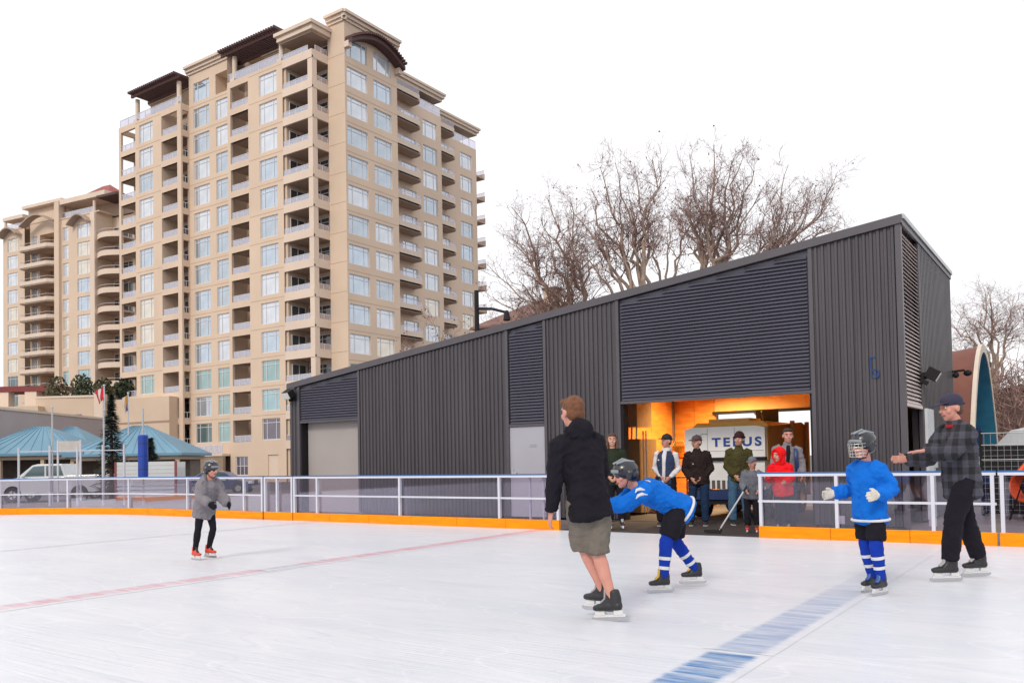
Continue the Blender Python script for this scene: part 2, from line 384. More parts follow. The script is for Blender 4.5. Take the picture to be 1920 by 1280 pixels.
# ------------------------------------------------------------------ dark metal shed
clad = mat('dark_cladding', (0.056, 0.051, 0.059), 0.42, var=0.2, scale=1.6, spec=0.5, stretch=(1.5, 1.5, .18))
slatm = mat('dark_slat', (0.095, 0.094, 0.125), 0.35, var=0.06, scale=1, spec=0.6)
trimm = mat('dark_trim', (0.075, 0.068, 0.080), 0.4, var=0.06)
galv = mat('galvanised', (0.45, 0.47, 0.48), 0.35, metal=0.3)
blackm = mat('black_void', (0.006, 0.005, 0.007), 0.8, var=0)
greyw = mat('alcove_panel', (0.36, 0.33, 0.32), 0.6, var=0.06, scale=0.8)
greydoor = mat('grey_door', (0.37, 0.37, 0.42), 0.45, var=0.05, scale=1.0)
plywood = mat('orange_plywood', (0.56, 0.20, 0.03), 0.5, var=0.22, scale=2.2, stretch=(1, 1, 5))
plywood2 = mat('lit_plywood', (0.72, 0.38, 0.12), 0.55, var=0.10, scale=2)  # brighter light on the back lintel put into a paler plywood colour
conc = mat('concrete', (0.16, 0.13, 0.12), 0.7, var=0.2)
SY, SX0, SX1, SYB = 15.9, -18.33, -2.74, 21.7
roof = lambda x: 3.51 + 0.1206 * (x - SX0)
shed = thing('maintenance_shed', 'dark corrugated metal shed with a rising roof and open bay', 'shed', (-10, 18.8, 0), world=True)
def sheet_profile(a0, a1, pitch=0.11, d=0.028):
    pr = [(a0, 0.0)]; k = max(1, round((a1 - a0) / pitch)); pt = (a1 - a0) / k
    for i in range(k):
        u = a0 + i * pt
        pr += [(u + pt * .30, 0.0), (u + pt * .42, d), (u + pt * .78, d), (u + pt * .90, 0.0)]
    pr.append((a1, 0.0)); return pr
def sheets_front(x0, x1, zb, w=0.88, off=0.16):
    k = max(1, round((x1 - x0) / w)); step = (x1 - x0) / k
    for i in range(k):
        pr = sheet_profile(x0 + i * step + (0.004 if i else 0), x0 + (i + 1) * step); b = MB(); vs_ = []; jit = random.uniform(0, .006)
        for u, d in pr: vs_ += [(u, SY - d - jit, zb), (u, SY - d - jit, roof(u) - off)]
        b.add(vs_, [(2 * j, 2 * j + 2, 2 * j + 3, 2 * j + 1) for j in range(len(pr) - 1)]).build('cladding_sheet', clad, shed)
sheets_front(SX0, -17.96, 0.03)
sheets_front(-15.66, -11.04, 0.03)
sheets_front(-9.98, -8.22, 0.03)
sheets_front(-4.22, SX1 - 0.06, 0.03, 0.72)
def louvre(x0, x1, zb, pitch=0.0685):
    lo = MB().quad((x0, SY + .05, zb), (x1, SY + .05, zb), (x1, SY + .05, roof(x1) - .16), (x0, SY + .05, roof(x0) - .16)).build('louvre', slatm, shed)
    z = zb + 0.09
    while z < roof(x1) - 0.2:
        xa = x0 + 0.045
        if z + 0.06 > roof(xa) - 0.17: xa = SX0 + (z + 0.06 + 0.17 - 3.51) / 0.1206
        if x1 - 0.045 - xa > 0.05:
            MB().prism([(SY - .030, z - 0.02), (SY - .022, z - .027), (SY + .042, z + 0.037), (SY + .034, z + .044)], lambda u, w, a: (a, u, w), xa, x1 - 0.045).build('slat', slatm, lo)
        z += pitch
    MB().box(x0, x1, SY - .035, SY + .05, zb - 0.0, zb + 0.055).build('bottom_trim', trimm, lo)
    return lo
louvre(-17.93, -15.70, 2.40); louvre(-11.0, -10.02, 2.04); louvre(-8.18, -4.27, 2.41)
for x in (-17.945, -15.68, -11.02, -10.0, -8.2, -4.245):
    MB().box(x - 0.035, x + 0.035, SY - .045, SY + .02, 0.03, roof(x) - 0.155).build('trim_post', trimm, shed)
MB().box(SX1 - .06, SX1 + .035, SY - .05, SY + .06, 0.03, roof(SX1) - .15).build('corner_trim', trimm, shed)
MB().prism([(SX0 - .05, roof(SX0 - .05) - .15), (SX1 + .06, roof(SX1 + .06) - .15), (SX1 + .06, roof(SX1 + .06)), (SX0 - .05, roof(SX0 - .05))], lambda u, w, a: (u, a, w), SY - .08, SY - .02).build('fascia', trimm, shed)
MB().prism([(SX0 - .05, roof(SX0 - .05) - .10), (SX1 + .02, roof(SX1 + .02) - .10), (SX1 + .02, roof(SX1 + .02) - .012), (SX0 - .05, roof(SX0 - .05) - .012)], lambda u, w, a: (u, a, w), SY - .02, SYB + .05).build('roof', trimm, shed)
MB().box(SX1 + .02, SX1 + .09, SY - .02, SYB + .06, roof(SX1) - .06, roof(SX1) + .02).build('roof_flashing', galv, shed)
MB().box(SX1 + .02, SX1 + .06, SY - .02, SYB + .05, roof(SX1) - .16, roof(SX1) - .062).build('eave_trim', trimm, shed)
# east end: louvre over a doorway, then plain sheets
lo = MB().quad((SX1 - .05, 16.0, 2.10), (SX1 - .05, 17.5, 2.10), (SX1 - .05, 17.5, roof(SX1) - .16), (SX1 - .05, 16.0, roof(SX1) - .16)).build('louvre', slatm, shed)
skylit_slat = mat('east_skylit_slat', (0.80, 0.70, 0.67), 0.35, var=0.05, spec=0.8)  # sky reflected in the east slats, put into a paler base colour
z = 2.2
while z < roof(SX1) - 0.22:
    MB().prism([(SX1 + .028, z - 0.020), (SX1 + .020, z - .027), (SX1 - .042, z + 0.035), (SX1 - .034, z + .042)], lambda u, w, a: (u, a, w), 16.02, 17.5).build('slat', skylit_slat, lo); z += 0.071
MB().box(SX1 - .05, SX1 + .04, 16.0, 17.5, 2.10, 2.16).build('bottom_trim', skylit_slat, lo)
MB().box(SX1 - .03, SX1 + .045, 17.5, 17.56, 0.03, roof(SX1) - .16).build('trim_post', trimm, shed)
for i in range(5):
    a0 = 17.56 + i * 0.828; pr = sheet_profile(a0 + .002, a0 + 0.826, 0.165, .045); b = MB(); vs_ = []
    for u, d in pr: vs_ += [(SX1 + d, u, 0.03), (SX1 + d, u, roof(SX1) - .16)]
    b.add(vs_, [(2 * j, 2 * j + 2, 2 * j + 3, 2 * j + 1) for j in range(len(pr) - 1)]).build('cladding_sheet', clad, shed)
dl = MB().box(SX1 + .05, SX1 + .10, 17.6, 18.35, 0.04, 2.12).build('door_leaf', mat('pale_door', (0.62, 0.66, 0.70), 0.4), shed)
MB().box(SX1 + .10, SX1 + .16, 18.18, 18.24, 1.0, 1.12).build('door_handle', galv, dl)
# shell of the walls behind the cladding, with the openings left free
FF = Frame((0, SY + .06, 0), (1, 0, 0), (0, -1, 0))
b = MB()
for x0, x1 in ((SX0, -17.93), (-15.70, -11.0), (-10.02, -8.18), (-4.27, SX1 - .05)):
    MB().box(x0, x1, SY + .06, SY + .2, 0.0, roof(x0) - .13).build('wall_core', blackm, shed)
pass
for q in ((-17.93, -15.70, 2.45, 3.4), (-11.0, -10.02, 2.08, 4.2), (-8.18, -4.27, 2.46, 4.5)): MB().box(q[0], q[1], SY + .06, SY + .2, q[2], q[3]).build('lintel', blackm, shed)
MB().box(SX0 + .02, SX0 + .12, SY + .2, SYB, 0, 3.36).build('west_wall', clad, shed)
MB().box(SX1 - .16, SX1 - .06, 17.56, SYB, 0, 5.2).build('east_wall', clad, shed)
# back wall with the far bay door
b = MB(); Fb = Frame((0, SYB - .2, 0), (1, 0, 0), (0, -1, 0))
Fb.wall(b, -9.43, SX1 - .06, 0, 4.0, [(-8.3, -5.2, 0, 2.41, 0.2)]); b.build('back_wall', plywood2, shed)
MB().box(SX0 + .1, SX1 - .06, SYB - .0, SYB + .05, 2.46, 3.3).box(SX0 + .1, -8.3, SYB - .0, SYB + .05, 0, 2.46).box(-5.2, SX1 - .06, SYB, SYB + .05, 0, 2.46).build('rear_cladding', clad, shed)
MB().box(-8.35, -5.15, SYB - .26, SYB - .203, 2.38, 2.46).build('door_track', blackm, shed)
for i in range(2):
    MB().box(-9.42 + i * .563, -8.87 + i * .563, SYB - .235, SYB - .205, 0.05, 3.6).build('plywood_panel', plywood, shed)
for i in range(4):
    y0 = SY + .22 + i * 1.28; MB().box(-9.43, -9.40, y0 + .004, y0 + 1.272, 0.05, 3.6).build('plywood_panel', plywood, shed)
MB().box(-9.55, -9.432, SY + .2, SYB - .2, 0, 4.2).build('partition', conc, shed); MB().box(-4.22, -4.1, SY + .2, SYB - .2, 0, 4.6).build('partition', conc, shed)
MB().box(-9.43, -4.22, SY + .2, SYB - .2, 3.72, 3.8).build('ceiling', plywood2, shed)
MB().box(-9.4, -4.25, SY - .1, SYB + .1, -0.015, 0.012).build('bay_floor', mat('rubber_floor', (0.035, 0.028, 0.026), 0.8, var=0.3, scale=6), shed)
# alcove at the left, grey door in the middle
MB().box(-17.86, -15.66, SY + .22, SY + .28, 0.0, 2.46).build('alcove_panel', greyw, shed)
MB().box(-17.93, -17.88, SY + .03, SY + .22, 0.0, 2.42).build('jamb', blackm, shed)
for q in (-8.18, -4.33): MB().box(q, q + .06, SY + .01, SY + .22, 0.0, 2.46).build('jamb', blackm, shed)
gd = MB().box(-10.99, -10.03, SY - .005, SY + .04, 0.03, 2.035).build('door', greydoor, shed)
MB().box(-10.92, -10.80, SY - .05, SY - .008, 0.98, 1.02).box(-10.92, -10.89, SY - .03, SY - .008, 0.92, 1.10).build('door_handle', galv, gd)
MB().box(-10.45, -10.28, SY - .012, SY - .007, 1.58, 1.64).build('sign_plate', mat('grey_plate', (0.30, 0.30, 0.34), 0.5), gd)
# blue spray mark on the right cladding
bl = mat('blue_paint', (0.008, 0.06, 0.22), 0.5, var=0.2, scale=20)
b = MB(); yy = SY - .037
for pts in ([(-3.27, 2.97), (-3.17, 2.97)], [(-3.26, 2.96), (-3.255, 2.80), (-3.25, 2.66)], [(-3.25, 2.72), (-3.18, 2.76), (-3.13, 2.72), (-3.13, 2.64), (-3.19, 2.60), (-3.25, 2.64)], [(-3.21, 2.70), (-3.16, 2.62)]):
    b.tube([(x, yy, z) for x, z in pts], 0.010, 6)
b.build('spray_mark', bl, shed)
# wall lamps
def flood(c, out, name, label_m=None):
    b = MB(); c = Vector(c); out = Vector(out).normalized(); sd = Vector((-out.y, out.x, 0))
    b.obox(c + out * .05, sd, out, (0, 0, 1), .05, .05, .06)
    dn = (out * .8 + Vector((0, 0, -.5))).normalized(); up = sd.cross(dn)
    b.obox(c + out * .2 + Vector((0, 0, .02)), sd, dn, up, .13, .11, .10)
    for k in range(4): b.obox(c + out * .12 + up * .13 + sd * (-.09 + .06 * k), sd, dn, up, .006, .07, .035)
    l = b.build(name, blackm, shed)
    MB().obox(c + out * .2 + Vector((0, 0, .02)) + dn * .113, sd, dn, up, .12, .004, .09).build('lens', mat('lamp_lens', (.7, .7, .68), .3), l)
flood((SX1 + .03, 17.45, 2.72), (1, 0.1, 0), 'wall_lamp')
flood((SX0 + .2, SY - .02, 3.18), (0, -1, 0), 'wall_lamp')
b = MB().tube([(SX1 + .02, 21.5, 3.1), (SX1 + .3, 21.5, 3.12)], .025).ell((SX1 + .12, 21.5, 3.02), (.07, .07, .07)).ell((SX1 + .36, 21.5, 3.05), (.09, .09, .07)); b.build('camera_dome', blackm, shed)
# lamp that lights the bay (warm glow on the plywood)
lamp = thing('strip_lamp', 'warm strip lamp under the ceiling of the open shed bay', 'lamp', (-7.6, 19.9, 3.6), world=True)
MB().box(-8.3, -6.9, 19.82, 19.98, 3.62, 3.70).build('housing', white_metal, lamp)
em = bpy.data.materials.new('warm_tube'); em.use_nodes = True; eb = em.node_tree.nodes['Principled BSDF']
eb.inputs['Base Color'].default_value = (1, .8, .5, 1); eb.inputs['Emission Color'].default_value = (1, 0.68, 0.32, 1); eb.inputs['Emission Strength'].default_value = 5
MB().box(-8.25, -6.95, 19.85, 19.95, 3.59, 3.62).build('tube', em, lamp)
ld = bpy.data.lights.new('bay_light', 'AREA'); ld.shape = 'RECTANGLE'; ld.size = 1.3; ld.size_y = 0.12; ld.energy = 330; ld.spread = R(128); ld.color = (1, 0.70, 0.36)
lo_ = bpy.data.objects.new('bay_light', ld); COL.objects.link(lo_); lo_.parent = lamp; lo_.location = (0, 0, -0.03)
# things in the bay
mt = thing('rubber_mat', 'black rubber mat on the ground between the rink opening and the shed bay', 'mat', (-6.3, 14.6, 0), world=True)
for i in range(4): MB().box(-8.2 + i * .94, -7.266 + i * .94, 13.45, 15.78, -.018, 0.006).build('mat_tile', MATS['rubber_floor'], mt)
tan = mat('tan_steel', (0.30, 0.19, 0.09), 0.45, var=0.12)
wc = thing('water_heater', 'tall tan water heater cabinet standing left in the shed bay', 'water heater', (-8.98, 17.9, 0), world=True)
MB().box(-9.38, -8.55, 17.5, 18.4, 0.06, 1.72).build('cabinet', tan, wc)
MB().box(-9.34, -8.62, 17.55, 18.3, 2.0, 2.7).build('hood', mat('hood_tan', (0.42, 0.30, 0.16), 0.4, var=0.15), wc)
for k in range(5): MB().tube([(-9.2 + .12 * k, 17.7, 1.72), (-9.2 + .12 * k, 17.72, 2.0)], .022).build('pipe', galv, wc)
for k in range(2): MB().tube([(-8.5 + .07 * k, 17.6, 0.05), (-8.5 + .07 * k, 17.6, 1.9)], .018).build('pipe', galv, wc)
bu = thing('water_bucket', 'yellow plastic bucket on a shelf behind the man in the vest', 'bucket', (-8.2, 18.9, 1.28), world=True)
MB().tube([(-8.2, 18.9, 1.28), (-8.2, 18.9, 1.55)], [.14, .18], 16).build('shell', mat('yellow_plastic', (.75, .38, .02), .4), bu)
MB().tube([(-8.38, 18.9, 1.55), (-8.3, 18.9, 1.68), (-8.1, 18.9, 1.68), (-8.02, 18.9, 1.55)], .008).build('handle', galv, bu)
sh = thing('tool_shelf', 'orange steel tool shelf standing behind the man in the vest', 'shelf', (-8.3, 18.9, 0), world=True)
for z in (.35, .8, 1.25): MB().box(-8.75, -7.9, 18.65, 19.15, z, z + .03).build('board', plywood, sh)
for x in (-8.74, -7.94):
    for y in (18.66, 19.11): MB().box(x, x + .03, y, y + .03, 0.01, 1.3).build('upright', mat('rust_red', (.3, .05, .02), .5), sh)
# ------------------------------------------------------------------ ice resurfacer in the bay
def text_mesh(txt, size, name, embolden=0.03, spacing=1.25, depth=0.004):
    cu = bpy.data.curves.new(name, 'FONT'); cu.body = txt; cu.size = size; cu.offset = embolden * size; cu.extrude = depth; cu.space_character = spacing
    to = bpy.data.objects.new(name, cu); COL.objects.link(to)
    dg = bpy.context.evaluated_depsgraph_get(); me = bpy.data.meshes.new_from_object(to.evaluated_get(dg))
    bpy.data.objects.remove(to); me.name = name
    return me
zw = mat('machine_white', (0.80, 0.79, 0.78), 0.35, var=0.05, coat=0.2)
zy = mat('machine_yellow', (0.70, 0.40, 0.05), 0.4, var=0.1)
zt = mat('machine_tan', (0.50, 0.24, 0.06), 0.45, var=0.12)
rubber = mat('rubber', (0.018, 0.018, 0.02), 0.75, var=0.2, scale=20, bump=0.3)
navy = mat('navy_paint', (0.012, 0.035, 0.13), 0.4)
Z = thing('ice_resurfacer', 'white and tan ice resurfacer parked in the open shed bay', 'ice resurfacer', (-6.6, 19.2, 0), world=True)
fr = MB().prism([(-7.46, 1.27), (-5.76, 1.27), (-5.76, 1.86), (-5.95, 1.90), (-7.28, 1.90), (-7.46, 1.86)], lambda u, w, a: (u, a, w), 17.6, 17.72).build('front_panel', zw, Z)
for x in (-6.96, -6.38): MB().box(x - .004, x + .004, 17.594, 17.602, 1.28, 1.88).build('panel_seam', mat('seam_grey', (.35, .34, .34), .5), fr)
MB().box(-7.44, -5.78, 17.594, 17.602, 1.40, 1.408).build('panel_seam', MATS['seam_grey'], fr)
me = text_mesh('TELUS', 0.245, 'lettering', 0.035, 1.35)
xs = [v.co.x for v in me.vertices]; w = max(xs) - min(xs); k = 1.04 / w
for v in me.vertices: v.co.x = (v.co.x - min(xs)) * 1.0 if False else v.co.x * k
lt = obj('lettering', me, mat('letter_blue', (0.015, 0.06, 0.27), 0.4, var=0), fr, loc=(-6.86 - Z.location.x, 17.594 - Z.location.y, 1.50)); lt.rotation_euler = (R(90), 0, 0)
MB().tube([(-7.12, 17.595, 1.74), (-7.05, 17.595, 1.765), (-6.96, 17.595, 1.755)], .008, 5).tube([(-7.08, 17.595, 1.72), (-7.1, 17.595, 1.69)], .006, 5).build('leaf_mark', mat('leaf_green', (.16, .42, .22), .5), fr)
MB().box(-7.46, -5.76, 17.62, 17.76, 1.20, 1.27).build('bumper_strip', blackm, Z)
MB().prism([(-7.42, 0.62), (-5.80, 0.62), (-5.80, 1.20), (-7.42, 1.20)], lambda u, w, a: (u, a, w), 17.68, 18.9).build('lower_body', zw, Z)
for k in range(14): MB().box(-7.35 + k * .11, -7.29 + k * .11, 17.655, 17.68, .62, .80).build('grille_bar', mat('grille', (.09, .08, .08), .5), Z)
MB().box(-7.42, -5.80, 17.66, 17.9, 0.40, 0.60).build('front_beam', navy, Z)
MB().box(-7.3, -5.9, 17.7, 20.6, 0.30, 0.42).build('chassis', blackm, Z)
MB().prism([(17.72, 1.2), (20.4, 1.2), (20.7, 1.9), (20.1, 2.02), (17.72, 1.88)], lambda u, w, a: (a, u, w), -7.46, -5.74).build('snow_tank', zt, Z)
MB().prism([(-7.46, 1.88), (-5.74, 1.88), (-5.9, 2.0), (-7.3, 2.0)], lambda u, w, a: (u, a, w), 17.9, 20.0).build('tank_lid', zy, Z)
MB().box(-7.2, -6.3, 18.3, 19.0, 2.002, 2.09).build('hatch', mat('pale_yellow', (.78, .60, .22), .4), Z)
for y in (19.2, 20.3): MB().box(-5.73, -5.66, y, y + .12, 0.4, 2.03).build('side_arm', zt, Z)
MB().box(-7.3, -5.9, 19.0, 20.9, .62, 1.18).build('rear_body', zw, Z)
for x in (-7.32, -5.88):
    for y in (18.15, 20.1):
        w_ = MB().tube([(x - .12, y, .36), (x + .12, y, .36)], .35, 24).build('wheel', rubber, Z)
        MB().tube([(x - .125, y, .36), (x + .125, y, .36)], .17, 16).build('hub', galv, w_)
MB().tube([(-6.6, 20.2, 2.0), (-6.6, 20.0, 2.3)], .02).build('steering_column', blackm, Z)
MB().box(-6.85, -6.35, 20.35, 20.45, 1.95, 2.35).box(-6.85, -6.35, 20.1, 20.45, 1.95, 2.02).build('seat', blackm, Z)

Z.location = Z.location + Vector((0.26, -0.70, 0))      # drawn up to the doorway

# ------------------------------------------------------------------ apartment towers
beige = mat('beige_stucco', (0.65, 0.512, 0.40), 0.85, var=0.06, scale=0.25, bump=0.1, bscale=3)
beige2 = mat('pale_stucco', (0.68, 0.56, 0.465), 0.85, var=0.05, scale=0.3)
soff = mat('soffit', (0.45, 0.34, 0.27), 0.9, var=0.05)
brown = mat('brown_timber', (0.085, 0.036, 0.034), 0.6, var=0.15)
framew = mat('window_frame', (0.66, 0.66, 0.69), 0.4, var=0)
redroof = mat('red_roof', (0.30, 0.075, 0.062), 0.7, var=0.15, scale=0.6)
joint = mat('joint_line', (0.36, 0.25, 0.18), 0.9, var=0)
def pane_mat(name, col, metal, rough=0.04):
    return mat(name, col, rough, metal=metal, var=0.14, scale=0.45, spec=0.9)
panes_bright = [pane_mat('pane_blind_sky', (0.62, 0.66, 0.72), 0.45), pane_mat('pane_sky', (0.50, 0.58, 0.67), 0.6), pane_mat('pane_pale', (0.66, 0.70, 0.76), 0.35), pane_mat('pane_grey', (0.46, 0.53, 0.60), 0.55), pane_mat('pane_warm', (0.70, 0.66, 0.58), 0.4)]  # pale base colours stand for blinds and part of the sky's reflection
panes_dark = [pane_mat('pane_teal', (0.10, 0.17, 0.18), 0.3), pane_mat('pane_green', (0.30, 0.44, 0.44), 0.4), pane_mat('pane_dusk', (0.16, 0.14, 0.18), 0.3), pane_mat('pane_cyan', (0.34, 0.50, 0.55), 0.4)]
door_dark = pane_mat('door_glass', (0.08, 0.085, 0.09), 0.2)
rail_glass = glass_mat('rail_glass', (0.78, 0.76, 0.80), 0.20, 0.2)
FRAME_CACHE = {}
def window(root, fr_, u0, u1, z0, z1, pane, rec=0.12, mull=(0.24, 0.76), transom=0.80, name='window'):
    w, h = u1 - u0, z1 - z0; ang = math.atan2(fr_.U.y, fr_.U.x)
    key = (round(w, 2), round(h, 2), mull, transom)
    if key not in FRAME_CACHE:
        b = MB(); t = .07
        b.box(0, w, -.04, .04, 0, t).box(0, w, -.04, .04, h - t, h).box(0, t, -.04, .04, t, h - t).box(w - t, w, -.04, .04, t, h - t)
        for q in mull: b.box(w * q - .035, w * q + .035, -.035, .035, t, h - t)
        if transom:
            e = [t] + [x for q in mull for x in (w * q - .035, w * q + .035)] + [w - t]
            for i in range(0, len(e), 2): b.box(e[i], e[i + 1], -.03, .03, h * transom - .03, h * transom + .03)
        FRAME_CACHE[key] = (b.mesh('window'), MB().quad((0.02, .0, .02), (w - .02, .0, .02), (w - .02, .0, h - .02), (.02, .0, h - .02)).mesh('pane'))
        FRAME_CACHE[key][0].materials.append(framew); FRAME_CACHE[key][1].materials.append(panes_bright[0])
    fm, pm = FRAME_CACHE[key]
    p = fr_.p(u0, z0, -rec) - root.location
    o = obj(name, fm, None, root, loc=p); o.rotation_euler = (0, 0, ang)
    q = obj('pane', pm, None, o, loc=(0, 0.012, 0)); q.material_slots[0].link = 'OBJECT'; q.material_slots[0].material = pane
    return o
def railing(root, fr_, u0, u1, z0, z1, n, posts=4, parent=None):
    b = MB(); fr_.box(b, u0, u1, z1 - .05, z1, n - .03, n + .03)
    for i in range(posts + 1):
        u = u0 + (u1 - u0) * i / posts; fr_.box(b, max(u0, u - .025), min(u1, u + .025), z0, z1 - .05, n - .025, n + .025)
    r = b.build('railing', framew, parent or root)
    if parent is None: pass
    g = MB(); fr_.box(g, u0 + .03, u1 - .03, z0 + .03, z1 - .06, n - .008, n + .008)
    g.build('railing_glass', rail_glass, parent or root)
    return r
def cornice(root, fr_, u0, u1, z, drop=0.9, out=0.35):
    b = MB()
    fr_.box(b, u0, u1, z - .28, z, 0, out + .25); fr_.box(b, u0, u1, z - .62, z - .28, 0, out); fr_.box(b, u0, u1, z - drop, z - .62, 0, out * .45)
    b.build('cornice', beige2, root)

TW = thing('apartment_tower', 'tall beige apartment tower with corner balconies and brown pergolas, behind the shed', 'tower', (-80, 60, -0.5), world=True)
N_ROWS = 13
heads = [42.05 - 3 * k for k in range(N_ROWS)]
yF, yD, yS = 58.41, 59.49, 60.55
fF = Frame((0, yF, 0), (1, 0, 0), (0, -1, 0)); fD = Frame((0, yD, 0), (1, 0, 0), (0, -1, 0)); fS = Frame((0, yS, 0), (1, 0, 0), (0, -1, 0))
def pick(k, r=None):
    if k >= 10: return random.choice(panes_dark + panes_bright[3:4])
    return random.choice(panes_bright[:4] if k < 7 else panes_bright)
# --- front walls
REC = 2.4
hA = [(-97.35, -94.3, h - 2.3, h, 0.3) for h in heads]; hB = [(-93.47, -90.7, h - 2.2, h, .25) for h in heads]
hC = [(-88.98, -85.95, h - 2.3, h, .3) for h in heads]
b = MB(); fF.wall(b, -97.8, -85.22, -0.5, 42.75, hA + hB + hC); b.build('wall', beige, TW)
fW = Frame((-97.8, 0, 0), (0, -1, 0), (-1, 0, 0))
b = MB(); fW.wall(b, -75, -60.4, -.5, 42.75, []); fW.wall(b, -60.4, -58.41, -.5, 42.75, [(-60.35, -58.75, h - 2.3, h, .3) for h in heads]); b.build('wall', beige, TW)
fE1 = Frame((-85.22, 0, 0), (0, 1, 0), (1, 0, 0))
b = MB(); fE1.wall(b, 58.41, 59.49, -.5, 42.75, [(58.62, 59.42, h - 2.3, h, .3) for h in heads]); b.build('wall', beige, TW)
hD = [(-84.4, -81.5, h - 2.2, h, .25) for h in [45.05] + heads]; hE = [(-80.33, -78.07, h - 2.2, h, .25) for h in heads] + [(-80.33, -78.07, 42.75, 45.05, 1.5)]
b = MB(); fD.wall(b, -85.22, -76.85, -.5, 46.9, hD + hE); b.build('wall', beige, TW)
hF = [(-76.37, -73.4, h - 2.3, h, .3) for h in heads]; hG = [(-71.62, -68.85, h - 2.2, h, .25) for h in heads]
b = MB(); fF.wall(b, -76.85, -67.94, -.5, 42.75, hF + hG + [(-76.0, -74.0, .2, 2.2, .3), (-70.8, -69.2, 0, 2.3, .2)]); b.build('wall', beige, TW)
b = MB(); b.quad((-76.85, yF, -.5), (-76.85, yD + .1, -.5), (-76.85, yD + .1, 46.9), (-76.85, yF, 46.9)); b.build('wall', beige, TW)
b = MB(); fS.wall(b, -63.55, -61.15, -.5, 46.3, []); b.build('wall', beige, TW)
# --- right hand walls (stepping back)
fX = Frame((-61.15, 0, 0), (0, 1, 0), (1, 0, 0)); fX2 = Frame((-63.73, 0, 0), (0, 1, 0), (1, 0, 0)); fX3 = Frame((-66.81, 0, 0), (0, 1, 0), (1, 0, 0))
rh = [41.2 - 3 * k for k in range(N_ROWS)]
hW = [(a, c, h - 1.95, h, .2) for h in [44.2] + rh for a, c in ((60.83, 63.74), (64.69, 67.37))]
b = MB(); fX.wall(b, 60.55, 68.3, -.5, 46.3, hW); b.quad((-61.15, 68.3, -.5), (-67, 68.3, -.5), (-67, 68.3, 46.3), (-61.15, 68.3, 46.3)); b.build('wall', beige, TW)
hW2 = [(a, c, h - 1.95, h, .2) for h in rh for a, c in ((71.8, 74.3), (75.53, 78.1))]
b = MB(); fX2.wall(b, 68.3, 78.9, -.5, 42.4, hW2); b.quad((-63.73, 78.9, -.5), (-69, 78.9, -.5), (-69, 78.9, 42.4), (-63.73, 78.9, 42.4)); b.build('wall', beige, TW)
hW3 = [(a, c, h - 1.95, h, .2) for h in rh for a, c in ((81.6, 84.2), (86.54, 89.0))]
b = MB(); fX3.wall(b, 78.9, 90.0, -.5, 42.4, hW3); b.quad((-66.81, 90, -.5), (-90, 90, -.5), (-90, 90, 42.4), (-66.81, 90, 42.4)); b.build('wall', beige, TW)
# inner core so that no opening shows daylight through (back walls of recesses)
core = MB()
core.box(-93.9, -68.2, yF + REC, 74, -.5, 42.6).box(-67.6, -61.6, 61.0 + .2, 68.2, -.5, 46.2).box(-84.9, -77.0, yD + 1.45, 74, 42.6, 46.6)
core.box(-85, -67.2, 68.6, 89.6, -.5, 42.3)
core.build('inner_wall', beige, TW)
# partition walls between the recessed balconies
b = MB()
for x in (-94.25, -90.2, -89.05, -77.0, -73.3, -68.0):
    b.box(x - .08, x + .08, yF + .26, yF + REC, -.5, 42.6)
b.build('partition', beige, TW)
# --- windows
for k, h in enumerate(heads):
    for f_, u0, u1 in ((fF, -93.47, -90.7), (fF, -71.62, -68.85)): window(TW, f_, u0, u1, h - 2.2, h, pick(k))
    window(TW, fD, -84.4, -81.5, h - 2.2, h, pick(k)); window(TW, fD, -80.33, -78.07, h - 2.2, h, pick(k), mull=(0.3,))
window(TW, fD, -84.4, -81.5, 42.85, 45.05, panes_bright[1])
for k, h in enumerate([44.2] + rh):
    for a, c in ((60.83, 63.74), (64.69, 67.37)): window(TW, fX, a, c, h - 1.95, h, pick(k - 1))
for k, h in enumerate(rh):
    for a, c in ((71.8, 74.3), (75.53, 78.1)): window(TW, fX2, a, c, h - 1.95, h, pick(k))
    for a, c in ((81.6, 84.2), (86.54, 89.0)): window(TW, fX3, a, c, h - 1.95, h, pick(k))
window(TW, fF, -76.0, -74.0, .2, 2.2, panes_dark[2], mull=(.33, .66), transom=.5)
# --- balconies
def rec_balcony(fr_, u0, u1, h, dep=REC, glaz=True, rails=3):
    b = MB(); fr_.box(b, u0, u1, h - 3.0, h - 2.75, -dep, -.02)
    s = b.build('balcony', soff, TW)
    railing(TW, fr_, u0 + .02, u1 - .02, h - 2.3, h - 1.62, -.1, rails, s)
    if glaz: window(TW, Frame(fr_.p(0, 0, -dep + .16), fr_.U, fr_.N), u0 + .9, u1 - .15, h - 2.72, h - .45, door_dark, rec=0, mull=(.5,), transom=None, name='balcony_door')
for h in heads:
    rec_balcony(fF, -88.9, -85.95, h); rec_balcony(fF, -76.3, -73.45, h); rec_balcony(fF, -97.5, -94.35, h, 2.0, False, 3)
    b = MB(); fE1.box(b, 58.62, 59.42, h - 1.68, h - 1.62, -.1, -.05); fE1.box(b, 58.98, 59.02, h - 2.3, h - 1.68, -.1, -.05); b.build('railing', framew, TW)
